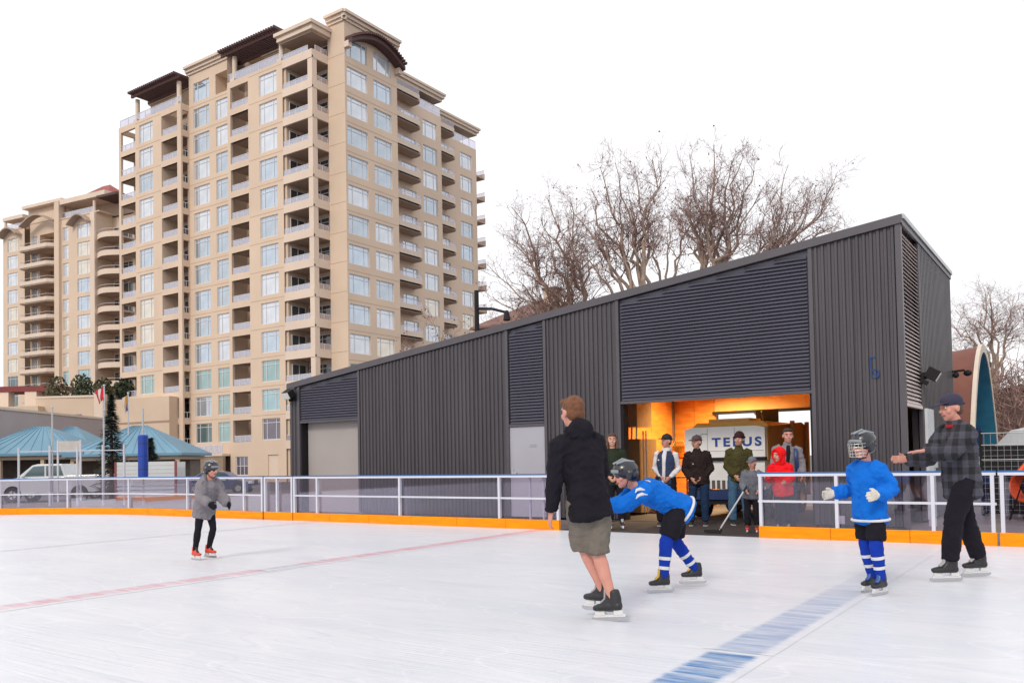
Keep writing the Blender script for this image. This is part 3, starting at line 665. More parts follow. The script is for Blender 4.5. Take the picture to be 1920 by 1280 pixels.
# big corner balconies (front and right side open, post on the corner)
cb_z = [42.0 - 3 * k for k in range(14)]
for k, z in enumerate(cb_z):
    b = MB(); b.box(-67.94, -63.55, yF, 61.2, z - .12, z + .1)
    s = b.build('balcony', soff, TW)
    b = MB(); b.box(-67.94, -63.55, yF - .03, yF + .17, z - .14, z + .72).box(-63.72, -63.52, yF + .17, 60.55, z - .14, z + .72); b.build('parapet', beige2, s)
    railing(TW, fF, -67.9, -64.2, z + .72, z + 1.28, -.07, 4, s)
    railing(TW, Frame((-63.6, 0, 0), (0, 1, 0), (1, 0, 0)), 58.9, 60.5, z + .72, z + 1.28, -.03, 2, s)
    if k > 0:
        window(TW, Frame((0, 61.17, 0), (1, 0, 0), (0, -1, 0)), -67.5, -64.2, z + .12, z + 2.5, door_dark, rec=0, mull=(.3, .62), transom=.8, name='balcony_door')
        MB().box(-64.22, -63.57, yF + .02, yF + .65, z + .72, z + 2.86).build('post', beige2, TW)
        window(TW, Frame((-67.62, 0, 0), (0, 1, 0), (1, 0, 0)), 58.9, 60.8, z + .12, z + 2.5, door_dark, rec=-.1, mull=(.5,), transom=None, name='balcony_door')
MB().box(-68.2, -67.65, yF + .2, 61.2, -.5, 42.6).build('partition', beige, TW)
# roof over the corner balcony
MB().box(-68.1, -63.4, 58.25, 61.2, 44.32, 44.5).build('roof_soffit', soff, TW)
MB().box(-68.3, -63.1, 58.0, 61.2, 44.5, 45.0).box(-68.5, -62.9, 57.75, 61.2, 45.0, 45.35).build('cornice', beige2, TW)
window(TW, Frame((0, 61.17, 0), (1, 0, 0), (0, -1, 0)), -66.8, -63.0, 42.1, 44.3, door_dark, rec=0, name='balcony_door')
MB().box(-68.0, -66.9, 61.18, 61.4, 42.1, 44.4).build('penthouse_wall', beige, TW)
# cornices
cornice(TW, fD, -85.5, -76.85, 47.1); cornice(TW, fS, -63.5, -60.75, 46.6); cornice(TW, fX, 60.15, 68.5, 46.6)
MB().box(-85.2, -61.4, 61.3, 68.2, 46.3, 46.5).box(-84.9, -76.9, 59.7, 66, 46.7, 46.85).build('roof', beige2, TW)
# terraces with penthouses, pergolas
def pergola(x0, x1, y0, y1, z, ns):
    pg = MB().box(x0, x1, y0 + .5, y0 + .7, z - .45, z - .12).box(x0, x1, y1 - .4, y1 - .2, z - .45, z - .12).build('pergola', brown, TW)
    for i in range(ns):
        x = x0 + (x1 - x0) * (i + .5) / ns; MB().box(x - .09, x + .09, y0, y1, z - .12, z + .14).build('slat', brown, pg)
for x0, x1, pc in ((-97.8, -85.22, [-86.0, -94.3]), (-76.85, -67.94, [-76.0, -68.45])):
    railing(TW, fF, x0 + .05, x1 - .1, 42.75, 43.7, -.15, 7)
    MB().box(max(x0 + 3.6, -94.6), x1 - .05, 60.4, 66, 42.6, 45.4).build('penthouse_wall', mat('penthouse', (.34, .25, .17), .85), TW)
    MB().box(max(x0 + 3.6, -94.6) - .3, x1 - .02, 60.3, 66, 45.4, 45.7).build('roof', beige2, TW)
    for x in pc: MB().tube([(x, yF + .35, 42.75), (x, yF + .35, 45.5)], .26, 14).box(x - .34, x + .34, yF + .0, yF + .7, 42.75, 43.05).build('column', beige2, TW)
pergola(-94.5, -85.1, 57.5, 60.6, 45.95, 24); pergola(-77.4, -68.0, 57.5, 60.6, 46.0, 24)
MB().box(-97.7, -94.7, 62, 66, 42.6, 45.6).build('penthouse_wall', beige, TW)
# curved brown eyebrow over the top right windows
eb_ = MB().prism([(60.55 + 8.0 * t / 20, 43.35 + 1.75 * math.sin(math.pi * (0.06 + .88 * t / 20))) for t in range(21)] + [(60.55 + 8.0 * t / 20, 42.95 + 1.75 * math.sin(math.pi * (0.06 + .88 * t / 20))) for t in range(20, -1, -1)],
     lambda u, w, a: (a, u, w), -61.13, -60.1).build('eyebrow_canopy', brown, TW)
for t in range(28):
    s = (t + .5) / 28; MB().box(-61.1, -59.75, 60.55 + 8 * s - .06, 60.55 + 8 * s + .06, 43.36 + 1.75 * math.sin(math.pi * (.06 + .88 * s)), 43.62 + 1.75 * math.sin(math.pi * (.06 + .88 * s))).build('slat', brown, eb_)
for y in (60.7, 68.2): MB().box(-61.14, -60.5, y - .25, y + .25, 42.9, 43.5).build('bracket', beige2, TW)
# balconies on the right hand steps: solid upstands with rounded noses
def nose(fr_, u0, u1, z, out, r=0.9):
    def outl(o, g=0.0):
        pts = [(u0 + g, 0), (u0 + g, o - g)]
        for a in range(0, 91, 15): pts.append((u1 - g - r + r * math.sin(R(a)), o - g - r + r * math.cos(R(a))))
        return pts + [(u1 - g, 0)]
    s = MB().prism(outl(out), lambda u, w, a: fr_.p(u, a, w), z - .2, z).build('balcony', soff, TW)
    po = outl(out); b = MB()
    for (a0, a1), (b0, b1) in zip(po[1:], po[2:]): b.add([fr_.p(a0, z - .22, a1), fr_.p(b0, z - .22, b1), fr_.p(b0, z + .55, b1), fr_.p(a0, z + .55, a1), fr_.p(a0, z - .22, a1 - .12), fr_.p(b0, z - .22, b1 - .12), fr_.p(b0, z + .55, b1 - .12), fr_.p(a0, z + .55, a1 - .12)], [(0, 1, 2, 3), (7, 6, 5, 4), (3, 2, 6, 7), (0, 4, 5, 1)])
    b.build('parapet', beige2, s)
    b = MB()
    for (a0, a1), (b0, b1) in zip(po[1:], po[2:]): b.tube([fr_.p(a0, z + 1.05, a1 - .06), fr_.p(b0, z + 1.05, b1 - .06)], .03, 5).add([fr_.p(a0, z + .55, a1 - .06), fr_.p(b0, z + .55, b1 - .06), fr_.p(b0, z + 1.05, b1 - .06), fr_.p(a0, z + 1.05, a1 - .06)], [(0, 1, 2, 3)])
    b.build('railing_glass', rail_glass, s)
for k in range(N_ROWS + 1):
    z = 42.1 - 3 * k
    nose(fX2, 68.32, 73.6, z, 1.75); nose(fX3, 78.92, 83.6, z, 1.9)
    nose(Frame((-66.9, 90.0, 0), (-1, 0, 0), (0, 1, 0)), -.05, 5, z, 1.9) if k else None
# terraces and flat roofs on the right steps
for fr_, u0, u1 in ((fX2, 68.3, 78.9), (fX3, 78.9, 90.0)):
    railing(TW, fr_, u0 + .1, u1, 42.4, 43.5, -.1, 8)
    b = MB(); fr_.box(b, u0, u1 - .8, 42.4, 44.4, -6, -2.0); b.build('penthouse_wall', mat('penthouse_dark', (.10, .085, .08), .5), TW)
    b = MB(); fr_.box(b, u0 + .1, u1 + .4, 44.4, 44.75, -7, -.1); fr_.box(b, u0 + .1, u1 + .6, 44.75, 45.1, -7, .15); fr_.box(b, u0 + .1, u1 + .75, 45.1, 45.35, -7, .3); b.build('cornice', beige2, TW)
# base: terrace deck and garage wall before the recessed bays
MB().box(-85.1, -76.9, 57.4, yD - .01, 2.3, 2.55).build('terrace_deck', beige2, TW)
MB().box(-85.1, -76.9, 57.5, 57.8, -.5, 2.3).build('garage_wall', mat('taupe_wall', (.30, .225, .165), .85), TW)
for z in (.45, 1.1, 1.75): MB().box(-85.1, -76.9, 57.47, 57.5, z, z + .04).build('wall_groove', joint, TW)
railing(TW, Frame((0, 57.5, 0), (1, 0, 0), (0, -1, 0)), -85.0, -76.95, 2.55, 3.5, 0, 8)
MB().box(-70.8, -69.2, yF + .12, yF + .18, 0, 2.3).build('garage_door', beige2, TW)
# rendered floor joints
for h in heads:
    z = h + .35
    for f_, u0, u1, dz in ((fF, -94.2, -89.1, 0), (fF, -73.3, -68, 0), (fD, -85.2, -76.9, 0), (fS, -63.5, -61.2, 0), (fX, 60.6, 68.2, -.85)):
        b = MB(); f_.box(b, u0, u1, z + dz - .02, z + dz + .02, 0, .008); b.build('floor_joint', joint, TW)

# --- second tower
fT = Frame((-135.11, 76.23, 0), (0.9912, 0.1327, 0), (0.1327, -0.9912, 0))
T2 = thing('apartment_tower', 'farther beige apartment tower with red roof and curved balconies, at the left edge', 'tower', (-143, 80, -0.5), world=True)
h2 = [41.75 - 3.03 * k for k in range(13)]
b = MB(); fT.wall(b, -23.9, -17.9, -.5, 43.2, [(-22.64, -19.8, h - 2.3, h, .2) for h in h2]); b.build('wall', beige, T2)
b = MB(); fT.wall(b, -9.3, 0.6, -.5, 43.2, [(-4.05, -.95, h - 2.3, h, .2) for h in h2] + [(-7.8, -6.3, h - 2.3, h, .2) for h in h2])
b.build('wall', beige, T2)
fT2 = Frame(fT.p(0, 0, -1.0), fT.U, fT.N)
b = MB(); fT2.wall(b, -17.9, -9.3, -.5, 44.0, [(-17.4, -15.9, h - 2.3, h, .2) for h in h2] + [(-15.2, -9.6, h - 2.5, h, 2.0) for h in h2]); b.build('wall', beige, T2)
fTe = Frame(fT.p(.6, 0, 0), -fT.N, fT.U); b = MB(); fTe.wall(b, 0, 14, -.5, 43.2, []); b.build('wall', beige, T2)
fTl = Frame(fT.p(-23.9, 0, 0), fT.N, -fT.U); b = MB(); fTl.wall(b, -14, 0, -.5, 43.2, []); b.build('wall', beige, T2)
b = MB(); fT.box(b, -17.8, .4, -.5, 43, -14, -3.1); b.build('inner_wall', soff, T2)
for k, h in enumerate(h2):
    pk = lambda: random.choice(panes_bright[:3] + panes_bright[4:]) if k < 8 else random.choice(panes_dark)
    window(T2, fT, -22.64, -19.8, h - 2.3, h, pk()); window(T2, fT, -4.05, -.95, h - 2.3, h, pk()); window(T2, fT, -7.8, -6.3, h - 2.3, h, pk(), mull=(.5,)); window(T2, fT2, -17.4, -15.9, h - 2.3, h, pk(), mull=(.5,))
    z = h - 2.9
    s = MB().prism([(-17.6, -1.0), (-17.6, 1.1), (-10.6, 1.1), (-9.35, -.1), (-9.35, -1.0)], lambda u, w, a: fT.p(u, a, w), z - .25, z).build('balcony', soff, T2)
    b = MB(); po = [(-17.6, 0), (-17.6, 1.1), (-10.6, 1.1), (-9.35, -.1)]
    for (a0, a1), (b0, b1) in zip(po, po[1:]): b.add([fT.p(a0, z - .27, a1), fT.p(b0, z - .27, b1), fT.p(b0, z + .6, b1), fT.p(a0, z + .6, a1)], [(0, 1, 2, 3)])
    b.build('parapet', beige2, s)
    b = MB()
    for (a0, a1), (b0, b1) in zip(po, po[1:]): b.tube([fT.p(a0, z + 1.05, a1 - .05), fT.p(b0, z + 1.05, b1 - .05)], .035, 5)
    b.build('railing', framew, s)
    # curved balconies on the corner
    pr = [(.6, -3.2), (.6, -.2)] + [(.6 + 5.3 * t / 8, -.2 + .9 * math.sin(math.pi * t / 8)) for t in range(1, 9)] + [(5.9, -3.2)]
    s = MB().prism(pr, lambda u, w, a: fT.p(u, a, w), z - .25, z).build('balcony', soff, T2); b = MB(); po = pr[1:-1]
    for (a0, a1), (b0, b1) in zip(po, po[1:]): b.add([fT.p(a0, z - .27, a1 + .01), fT.p(b0, z - .27, b1 + .01), fT.p(b0, z + .6, b1 + .01), fT.p(a0, z + .6, a1 + .01)], [(0, 1, 2, 3)])
    b.build('parapet', beige2, s); b = MB()
    for (a0, a1), (b0, b1) in zip(po, po[1:]): b.tube([fT.p(a0, z + 1.05, a1), fT.p(b0, z + 1.05, b1)], .035, 5)
    b.build('railing', framew, s)
    window(T2, Frame(fT.p(0, 0, -3.1), fT.U, fT.N), 1.0, 5.6, z + .02, z + 2.4, door_dark, rec=0, name='balcony_door')
b = MB(); fT.box(b, .62, 6.4, -.5, 43, -12, -3.15); b.build('inner_wall', beige, T2)
b = MB(); fT.box(b, -9.3, -8.1, 0, 46.2, -.6, .5); b.build('pier', beige, T2)
b = MB(); fT.box(b, -.45, .65, 0, 43.2, 0, .35); b.build('pier', beige2, T2)
def brow(u0, u1, z, rise):
    pr = [(u0 + (u1 - u0) * t / 14, z + rise * math.sin(math.pi * t / 14)) for t in range(15)] + [(u0 + (u1 - u0) * t / 14, z - .25 + rise * math.sin(math.pi * t / 14)) for t in range(14, -1, -1)]
    MB().prism(pr, lambda u, w, a: fT.p(u, w, a), .02, 1.3).build('eyebrow_canopy', mat('tan_canopy', (.40, .31, .25), .7), T2)
brow(-23.9, -18.6, 42.2, 1.3); brow(-17.6, -9.6, 43.2, 1.5); brow(-5.2, -.2, 41.8, 1.4)
b = MB(); fT.box(b, -18.2, -8.1, 44.0, 46.4, -6, -.9); fT.box(b, -23.9, -18.2, 43.2, 43.5, -8, .1); fT.box(b, -8.1, 1.5, 43.2, 43.4, -8, .1); b.build('parapet', beige, T2)
b = MB(); fT.box(b, -23.6, -18.0, 45.0, 45.6, -8, .3); fT.box(b, -18.4, -7.9, 46.4, 46.9, -6, .2); fT.box(b, -8.0, 3.2, 45.6, 46.4, -8, .4); b.build('cornice', beige2, T2)
b = MB(); fT.box(b, -7.0, 5.8, 43.2, 45.6, -8, -3.0); b.build('penthouse_wall', soff, T2)
b = MB(); fT.box(b, 1.5, 6.3, 45.2, 45.6, -8, .6); b.build('pergola', brown, T2)
for u in (-23.3, .1): MB().tube([fT.p(u, 43.2, -.1), fT.p(u, 45.2, -.1)], .25, 10).build('column', beige2, T2)
railing(T2, fT, -8, 0, 43.4, 44.3, -.1, 6); railing(T2, fT, -23.8, -18.3, 43.4, 44.3, -.1, 5)
a_, c_, d_, e_ = fT.p(-18, 46.9, -4.0), fT.p(-2, 46.9, -4.0), fT.p(-2, 46.9, -15), fT.p(-18, 46.9, -15); r1, r2 = fT.p(-9.5, 51.6, -9), fT.p(-7.5, 51.6, -9)
MB().add([a_, c_, d_, e_, r1, r2], [(0, 1, 5, 4), (1, 2, 5), (2, 3, 4, 5), (3, 0, 4), (3, 2, 1, 0)]).build('roof', redroof, T2)
# ------------------------------------------------------------------ left background: podium, hedge, flags, pavilions
cream = mat('cream_wall', (0.60, 0.47, 0.36), 0.85, var=0.05, scale=0.3)
mauve = mat('mauve_wall', (0.40, 0.345, 0.345), 0.8, var=0.05, scale=0.4)
bluer = mat('blue_metal_roof', (0.14, 0.28, 0.385), 0.45, var=0.08, scale=0.5)
pod = thing('podium_wall', 'long cream terrace wall in front of the farther tower, hedge on top', 'wall', (-108, 58, -0.5), world=True)
def slab(root, name, a, c, z0, z1, th, m_):
    a, c = Vector((*a, 0)), Vector((*c, 0)); t = (c - a).normalized(); n_ = Vector((-t.y, t.x, 0))
    return MB().obox((a + c) / 2 + n_ * th / 2 + Vector((0, 0, (z0 + z1) / 2)), t, n_, (0, 0, 1), (c - a).length / 2, th / 2, (z1 - z0) / 2).build(name, m_, root)
slab(pod, 'wall', (-103.0, 51.0), (-96.6, 54.7), -.5, 9.55, 6, cream)
slab(pod, 'wall', (-122, 38.5), (-101.5, 50.5), -.5, 8.6, 8, cream)
slab(pod, 'wall', (-96.3, 56.0), (-86, 57.2), -.5, 9.2, 1.5, cream)
slab(pod, 'coping', (-103.1, 50.9), (-96.5, 54.6), 9.56, 9.8, 6.2, beige2)
slab(pod, 'end_pier', (-96.5, 54.4), (-95.6, 54.95), -.5, 9.9, 1.0, beige2)
slab(pod, 'band', (-96.2, 55.95), (-86, 57.15), 6.3, 6.5, .05, joint)
for k in range(3): slab(pod, 'window', (-100.6 + k * .9, 52.34 + k * .52), (-99.9 + k * .9, 52.74 + k * .52), 6.2, 7.6, .05, panes_dark[2])
def leaf_clump(b, c, r, n, s, rnd, squash=1.0):
    for _ in range(n):
        d = Vector((rnd.gauss(0, 1), rnd.gauss(0, 1), rnd.gauss(0, 1))).normalized() * (rnd.random() ** .4); p = Vector(c) + Vector((d.x * r[0], d.y * r[1], d.z * r[2]))
        u = Vector((rnd.gauss(0, 1), rnd.gauss(0, 1), rnd.gauss(0, 1))).normalized(); w = u.orthogonal().normalized()
        b.add([p - u * s, p + w * s * .6, p + u * s, p - w * s * .6], [(0, 1, 2, 3)])
hedge_m = mat('hedge_green', (0.045, 0.06, 0.03), 0.8, var=0.4, scale=2)
hedge_m2 = mat('hedge_olive', (0.075, 0.07, 0.035), 0.8, var=0.4, scale=2)
rnd = random.Random(3)
for i, (x, y, z, r, lab) in enumerate(((-104.6, 54.3, 9.9, (1.9, 1.2, 2.2), 'tall dark shrub, leftmost of the row on the cream terrace wall'), (-101.8, 55.9, 10.4, (1.6, 1.2, 1.9), 'dark rounded shrub, second from left on the cream terrace wall'),
        (-99.4, 57.2, 10.2, (1.5, 1.0, 1.5), 'low dark shrub, third from left on the cream terrace wall'), (-97.2, 58.5, 10.2, (1.5, 1.0, 1.4), 'low dark shrub beside the red flag on the terrace wall'))):
    t = thing('shrub', lab, 'shrub', (x, y, z), group='terrace shrubs')
    b = MB(); leaf_clump(b, (0, 0, .5), r, 500, .22, rnd); b.build('foliage', hedge_m if i % 2 else hedge_m2, t)
    MB().tube([(0, 0, -1), (.1, 0, .8)], .08, 6).build('stem', brown, t)
po = thing('porch', 'small porch with dark red flat roof in front of the farther tower', 'porch', (-114, 52, 8), world=True)
slab(po, 'roof', (-119, 49.8), (-108, 56.4), 11.1, 11.8, 4, mat('dark_red', (.17, .03, .03), .6))
for q in (0.05, .35, .65, .95): slab(po, 'column', (-118.9 + 10.6 * q, 50 + 6.3 * q), (-117.6 + 10.6 * q, 50.8 + 6.3 * q), 6, 11.1, 1.2, beige2)
hall = thing('low_hall', 'low mauve grey hall wall behind the blue roofed pavilions', 'building', (-75, 40, -0.5), world=True)
slab(hall, 'wall', (-58, 15.7), (-79.6, 47.1), -.5, 5.85, 6, mauve); slab(hall, 'coping', (-57.8, 15.6), (-79.6, 47.2), 5.86, 6.05, 6.2, beige2)
def hip(b, x0, x1, y0, y1, z0, z1, ridge=.0):
    cx, cy = (x0 + x1) / 2, (y0 + y1) / 2; dx = (x1 - x0) / 2 * ridge
    b.add([(x0, y0, z0), (x1, y0, z0), (x1, y1, z0), (x0, y1, z0), (cx - dx, cy, z1), (cx + dx, cy, z1), (x0, y0, z0 - .18), (x1, y0, z0 - .18), (x1, y1, z0 - .18), (x0, y1, z0 - .18)],
          [(0, 1, 5, 4), (1, 2, 5), (2, 3, 4, 5), (3, 0, 4), (0, 6, 7, 1), (1, 7, 8, 2), (2, 8, 9, 3), (3, 9, 6, 0), (9, 8, 7, 6)])
for (cx, cy, hw, hd, z0, z1, lab) in ((0, 0, 4.2, 3.0, 2.25, 4.35, 'blue hip roofed pavilion, right, its roof pointing at the tower'), (-9.27, -.05, 2.6, 2.4, 3.0, 4.6, 'small blue roofed pavilion between the two larger blue roofs'), (-6.03, -4.15, 4.6, 3.0, 2.4, 4.4, 'blue hip roofed pavilion at the left edge behind the pickup')):
    ang = R(34.5); c = Vector((-58.1, 36.25)) + Vector((cx, cy))
    t = thing('pavilion', lab, 'pavilion', (c.x, c.y, -0.5), rotz=ang, group='blue roofed pavilions')
    b = MB(); hip(b, -hw, hw, -hd, hd, z0 + .5, z1 + .5, .12); b.build('roof', bluer, t)
    for k in range(11): 
        x = -hw + 2 * hw * (k + .5) / 11; MB().tube([(x, -hd, z0 + .52), (x * .15, -.05, z1 + .5)], .018, 4).build('roof_rib', bluer, t)
    MB().box(-hw + .4, hw - .4, -hd + .4, hd - .4, z0 + .05, z0 + .30).build('beam', cream, t)
    MB().box(-hw + .7, hw - .7, 0.4, hd - .5, 0, z0 + .05).build('back_wall', mat('dark_wall', (.17, .14, .12), .8, var=.2), t)  # back wall in one dark brown tone
    for x in (-hw + .5, -hw * .33, hw * .33, hw - .5): MB().box(x - .12, x + .12, -hd + .42, -hd + .66, 0, z0 + .05).build('post', cream, t)
# flags
def flag(x, y, zt, cols, lab, w=1.1, h=1.9):
    t = thing('flag', lab, 'flag', (x, y, -0.5))
    MB().tube([(0, 0, 0), (0, 0, zt + .5)], [.06, .04], 8).ell((0, 0, zt + .55), .08).build('pole', white_metal, t)
    n_ = len(cols)
    for i, c in enumerate(cols):
        b = MB(); vs_ = []
        for r_ in range(9):
            for s_ in range(2):
                u = (i + s_) / n_; z = zt - h * r_ / 8 - .3 * u; q = math.sin(u * 4 + r_ * .5) * .12
                vs_.append((-.825 * u * w * (1 - .25 * r_ / 8) - .566 * q, -.566 * u * w * (1 - .25 * r_ / 8) + .825 * q, z + .5))
        b.add(vs_, [(2 * r_, 2 * r_ + 1, 2 * r_ + 3, 2 * r_ + 2) for r_ in range(8)]); b.build('cloth', c, t)
fred = mat('flag_red', (.55, .02, .04), .8); fwh = mat('flag_white', (.6, .58, .58), .8); fyel = mat('flag_yellow', (.6, .3, .03), .8); fbl = mat('flag_blue', (.05, .06, .2), .8)
flag(-57.4, 33.1, 7.0, [fred, fred, fwh, fred], 'drooping red and white flag on a pole before the terrace wall', .55, .95)
flag(-57.9, 35.2, 6.6, [fbl, fyel, fwh], 'drooping blue, yellow and white flag on a pole near the tower', .4, 1.2)
# conifers
con_m = mat('conifer_green', (0.022, 0.034, 0.026), 0.8, var=0.4, scale=3)
def conifer(x, y, h, r, lab, seed):
    rr = random.Random(seed); t = thing('conifer_tree', lab, 'tree', (x, y, -0.5))
    MB().tube([(0, 0, 0), (0, 0, h)], [.14, .02], 7).build('trunk', brown, t); b = MB()
    for i in range(1500):
        q = rr.random() ** .8; z = .3 + (h - .3) * q; rad = r * (1 - q) ** .85 * (0.35 + .65 * rr.random()) * (1 + .25 * math.sin(z * 9)); a = rr.random() * 6.283
        o = Vector((math.cos(a), math.sin(a), 0)); p = o * rad + Vector((0, 0, z)); d = (o + Vector((0, 0, rr.uniform(-.5, .15)))).normalized(); s = rr.uniform(.12, .26); w = d.cross(Vector((0, 0, 1))).normalized()
        b.add([p - d * s, p + w * s * .3 + Vector((0, 0, -.03)), p + d * s, p - w * s * .3 + Vector((0, 0, -.03))], [(0, 1, 2, 3)])
    b.build('crown', con_m, t)
conifer(-42.85, 25.1, 5.6, 1.0, 'slim dark conifer, the taller one, between the pavilions', 1)
conifer(-41.25, 26.3, 3.3, .75, 'short dark conifer just behind the blue padded post', 2)
# white pickup, dark blue car
carglass = pane_mat('car_glass', (0.10, 0.15, 0.17), 0.3)
chrome = mat('chrome', (.6, .6, .62), .2, metal=.9, var=0)
def wheel(root, x, y, r, w=.24):
    a = MB().tube([(x, y - w / 2, r), (x, y + w / 2, r)], r, 22).build('wheel', rubber, root)
    MB().tube([(x, y - w / 2 - .012, r), (x, y + w / 2 + .012, r)], r * .58, 18).build('rim', chrome, a)
    b = MB()
    for k in range(5):
        an = k * 1.2566; b.obox(Vector((x, y - w / 2 - .014, r)) + Vector((math.cos(an), 0, math.sin(an))) * r * .3, (math.cos(an), 0, math.sin(an)), (0, 1, 0), (-math.sin(an), 0, math.cos(an)), r * .26, .01, .03)
    b.build('spoke', mat('dark_spoke', (.05, .05, .05), .5), a)
def vehicle(name, lab, cat, loc, rotz, body, cabin, glass, W, paint, wheels, wr, group=None, lamps=True):
    """profiles in (x, z), nose at -x; body and cabin are lofts across the width with tumblehome"""
    t = thing(name, lab, cat, loc, rotz, group)
    def loft(pr, ws, nm, m_, par=None):
        n_ = len(pr); b = MB(); vs_ = []
        for k, (wf, sh) in enumerate(ws):
            cx = sum(p[0] for p in pr) / n_; cz = min(p[1] for p in pr)
            for x, z in pr: vs_.append((cx + (x - cx) * sh, wf, cz + (z - cz) * (sh if sh < 1 else 1)))
        fs = [tuple(range(n_ - 1, -1, -1)), tuple((len(ws) - 1) * n_ + i for i in range(n_))]
        for k in range(len(ws) - 1):
            for i in range(n_): fs.append((k * n_ + i, k * n_ + (i + 1) % n_, (k + 1) * n_ + (i + 1) % n_, (k + 1) * n_ + i))
        o = b.add(vs_, fs).build(nm, m_, par or t); md = o.modifiers.new('bevel', 'BEVEL'); md.width = .03; md.segments = 2; md.limit_method = 'ANGLE'
        return o
    h = W / 2
    bo = loft(body, [(-h, .985), (-h + .08, 1), (h - .08, 1), (h, .985)], 'body', paint)
    loft(cabin, [(-h + .14, .96), (-h + .2, 1), (h - .2, 1), (h - .14, .96)], 'cabin', paint)
    for gl in glass:
        for s in (-1, 1):
            b = MB(); yy = s * (h - .128); vs_ = [(x, yy, z) for x, z in gl]; b.add(vs_, [tuple(range(len(gl)))]).build('side_window', carglass, t)
    for x in wheels:
        for s in (-1, 1):
            MB().tube([(x, s * (h - .02), wr * 1.02), (x, s * (h + .003), wr * 1.02)], wr * 1.22, 22).build('wheel_arch', blackm, t)
            wheel(t, x, s * (h - .09), wr)
    x0 = min(p[0] for p in body); x1 = max(p[0] for p in body)
    zl = wr * 2 * .95
    for s in (-1, 1):
        MB().box(x0 - .01, x0 + .22, s * (h - .34) - .16, s * (h - .34) + .35 * (1 if s > 0 else 1) - .19 + .19, zl, zl + .17).build('headlight', mat('lamp_clear', (.7, .72, .75), .15), t)
        MB().box(x1 - .06, x1 + .012, s * (h - .12) - .08, s * (h - .12) + .08, zl, zl + .3).build('tail_light', mat('lamp_red', (.4, .01, .01), .3), t)
        MB().ell((cabin[0][0] + .55, s * (h + .1), cabin[0][1] + .1), (.09, .12, .09), 8, 6).build('mirror', paint, t)
    MB().box(x0 - .06, x0 + .05, -h + .1, h - .1, wr * .9, wr * 1.4).build('front_bumper', chrome, t); MB().box(x1 - .05, x1 + .08, -h + .1, h - .1, wr * .9, wr * 1.4).build('rear_bumper', chrome, t)
    MB().box(x0 - .012, x0 + .02, -h + .5, h - .5, wr * 1.5, zl + .2).build('grille', blackm, t)
    return t
white_paint = mat('white_paint', (.55, .58, .60), .25, var=.03, coat=.6); blue_paint = mat('dark_blue_paint', (.02, .035, .13), .25, var=.03, coat=.6)
vehicle('pickup_truck', 'white crew cab pickup parked behind the rink fence at far left', 'pickup truck', (-47.35, 24.55, -0.5), R(34.5),
    [(-2.95, .55), (-2.95, 1.05), (-2.8, 1.22), (-1.55, 1.32), (.95, 1.36), (1.0, 1.43), (2.95, 1.45), (2.97, .62), (2.6, .5), (-2.6, .45)],
    [(-1.75, 1.30), (-.9, 1.98), (-.6, 2.05), (.75, 2.05), (1.0, 1.36)],
    [[(-1.32, 1.40), (-.78, 1.92), (-.2, 1.95), (-.2, 1.40)], [(-.1, 1.40), (-.1, 1.95), (.66, 1.95), (.84, 1.42)]], 2.0, white_paint, (-1.85, 1.77), .40)
vehicle('parked_car', 'dark blue parked car behind the rink fence, left of the shed', 'car', (-46.65, 34.7, -0.5), R(34.7 + 180),
    [(-2.2, .35), (-2.25, .7), (-1.2, .92), (1.9, .95), (2.2, .85), (2.2, .4), (1.9, .3), (-1.9, .28)],
    [(-1.2, .9), (-.45, 1.36), (0, 1.45), (.9, 1.42), (1.75, .95)], [[(-.95, .97), (-.38, 1.32), (.1, 1.37), (.1, .97)], [(.2, .97), (.2, 1.37), (.85, 1.35), (1.4, .98)]], 1.8, blue_paint, (-1.4, 1.35), .33)
# white slatted trailer, padded post, chain fence, sign, tall poles
tr = thing('utility_trailer', 'white slatted trailer box standing behind the blue padded post', 'trailer', (-38.65, 24.4, -0.5), rotz=R(34.6))
for k in range(9): MB().box(-1.45, 1.45, -.03 + (k % 2) * .008, .04, .30 + k * .195, .30 + k * .195 + (.185 if k > 2 else .11)).build('slat', white_paint, tr)
MB().box(-1.45, 1.45, .05, 1.3, .2, 2.02).build('box_body', white_paint, tr)
for x in (-1.47, 1.47): MB().box(x - .05, x + .05, -.05, .04, 0.1, 2.06).build('corner_post', mat('dull_red', (.25, .05, .06), .6), tr)
for x in (-.5, .5): MB().tube([(x, 0.0, .2), (x, .2, .2)], .2, 14).build('wheel', rubber, tr)
pp = thing('padded_post', 'tall pole with a bright blue safety pad behind the rink fence', 'post', (-27.69, 17.38, 0))
MB().tube([(0, 0, -.02), (0, 0, 3.35)], .035, 8).build('pole', galv, pp)
MB().tube([(0, 0, .94), (0, 0, .97), (0, 0, 2.38), (0, 0, 2.42)], [.15, .17, .17, .14], 16).build('pad', mat('pad_blue', (.008, .05, .36), .45, var=.1), pp)
for z in (1.2, 1.65, 2.1): MB().tube([(0, 0, z), (0, 0, z + .03)], .174, 16).build('strap', navy, pp)
cf = thing('post_fence', 'white post and rail fence behind the curved rink boards at left', 'fence', (-30, 16, 0), world=True)
fp = [(-31.24, 14.88, 2.05), (-30.35, 15.5, 2.1), (-29.56, 16.05, 2.05), (-28.82, 16.56, 2.1), (-28.2, 16.98, 2.1)]
for x, y, z in fp: MB().tube([(x, y, -.02), (x, y, z)], .04, 8).build('post', white_metal, cf)
for (x, y, z), (x2, y2, z2) in zip(fp, fp[1:]): MB().tube([(x, y, 1.9), (x2, y2, 1.9)], .018, 6).tube([(x, y, .95), (x2, y2, .95)], .015, 6).build('rail', white_metal, cf)
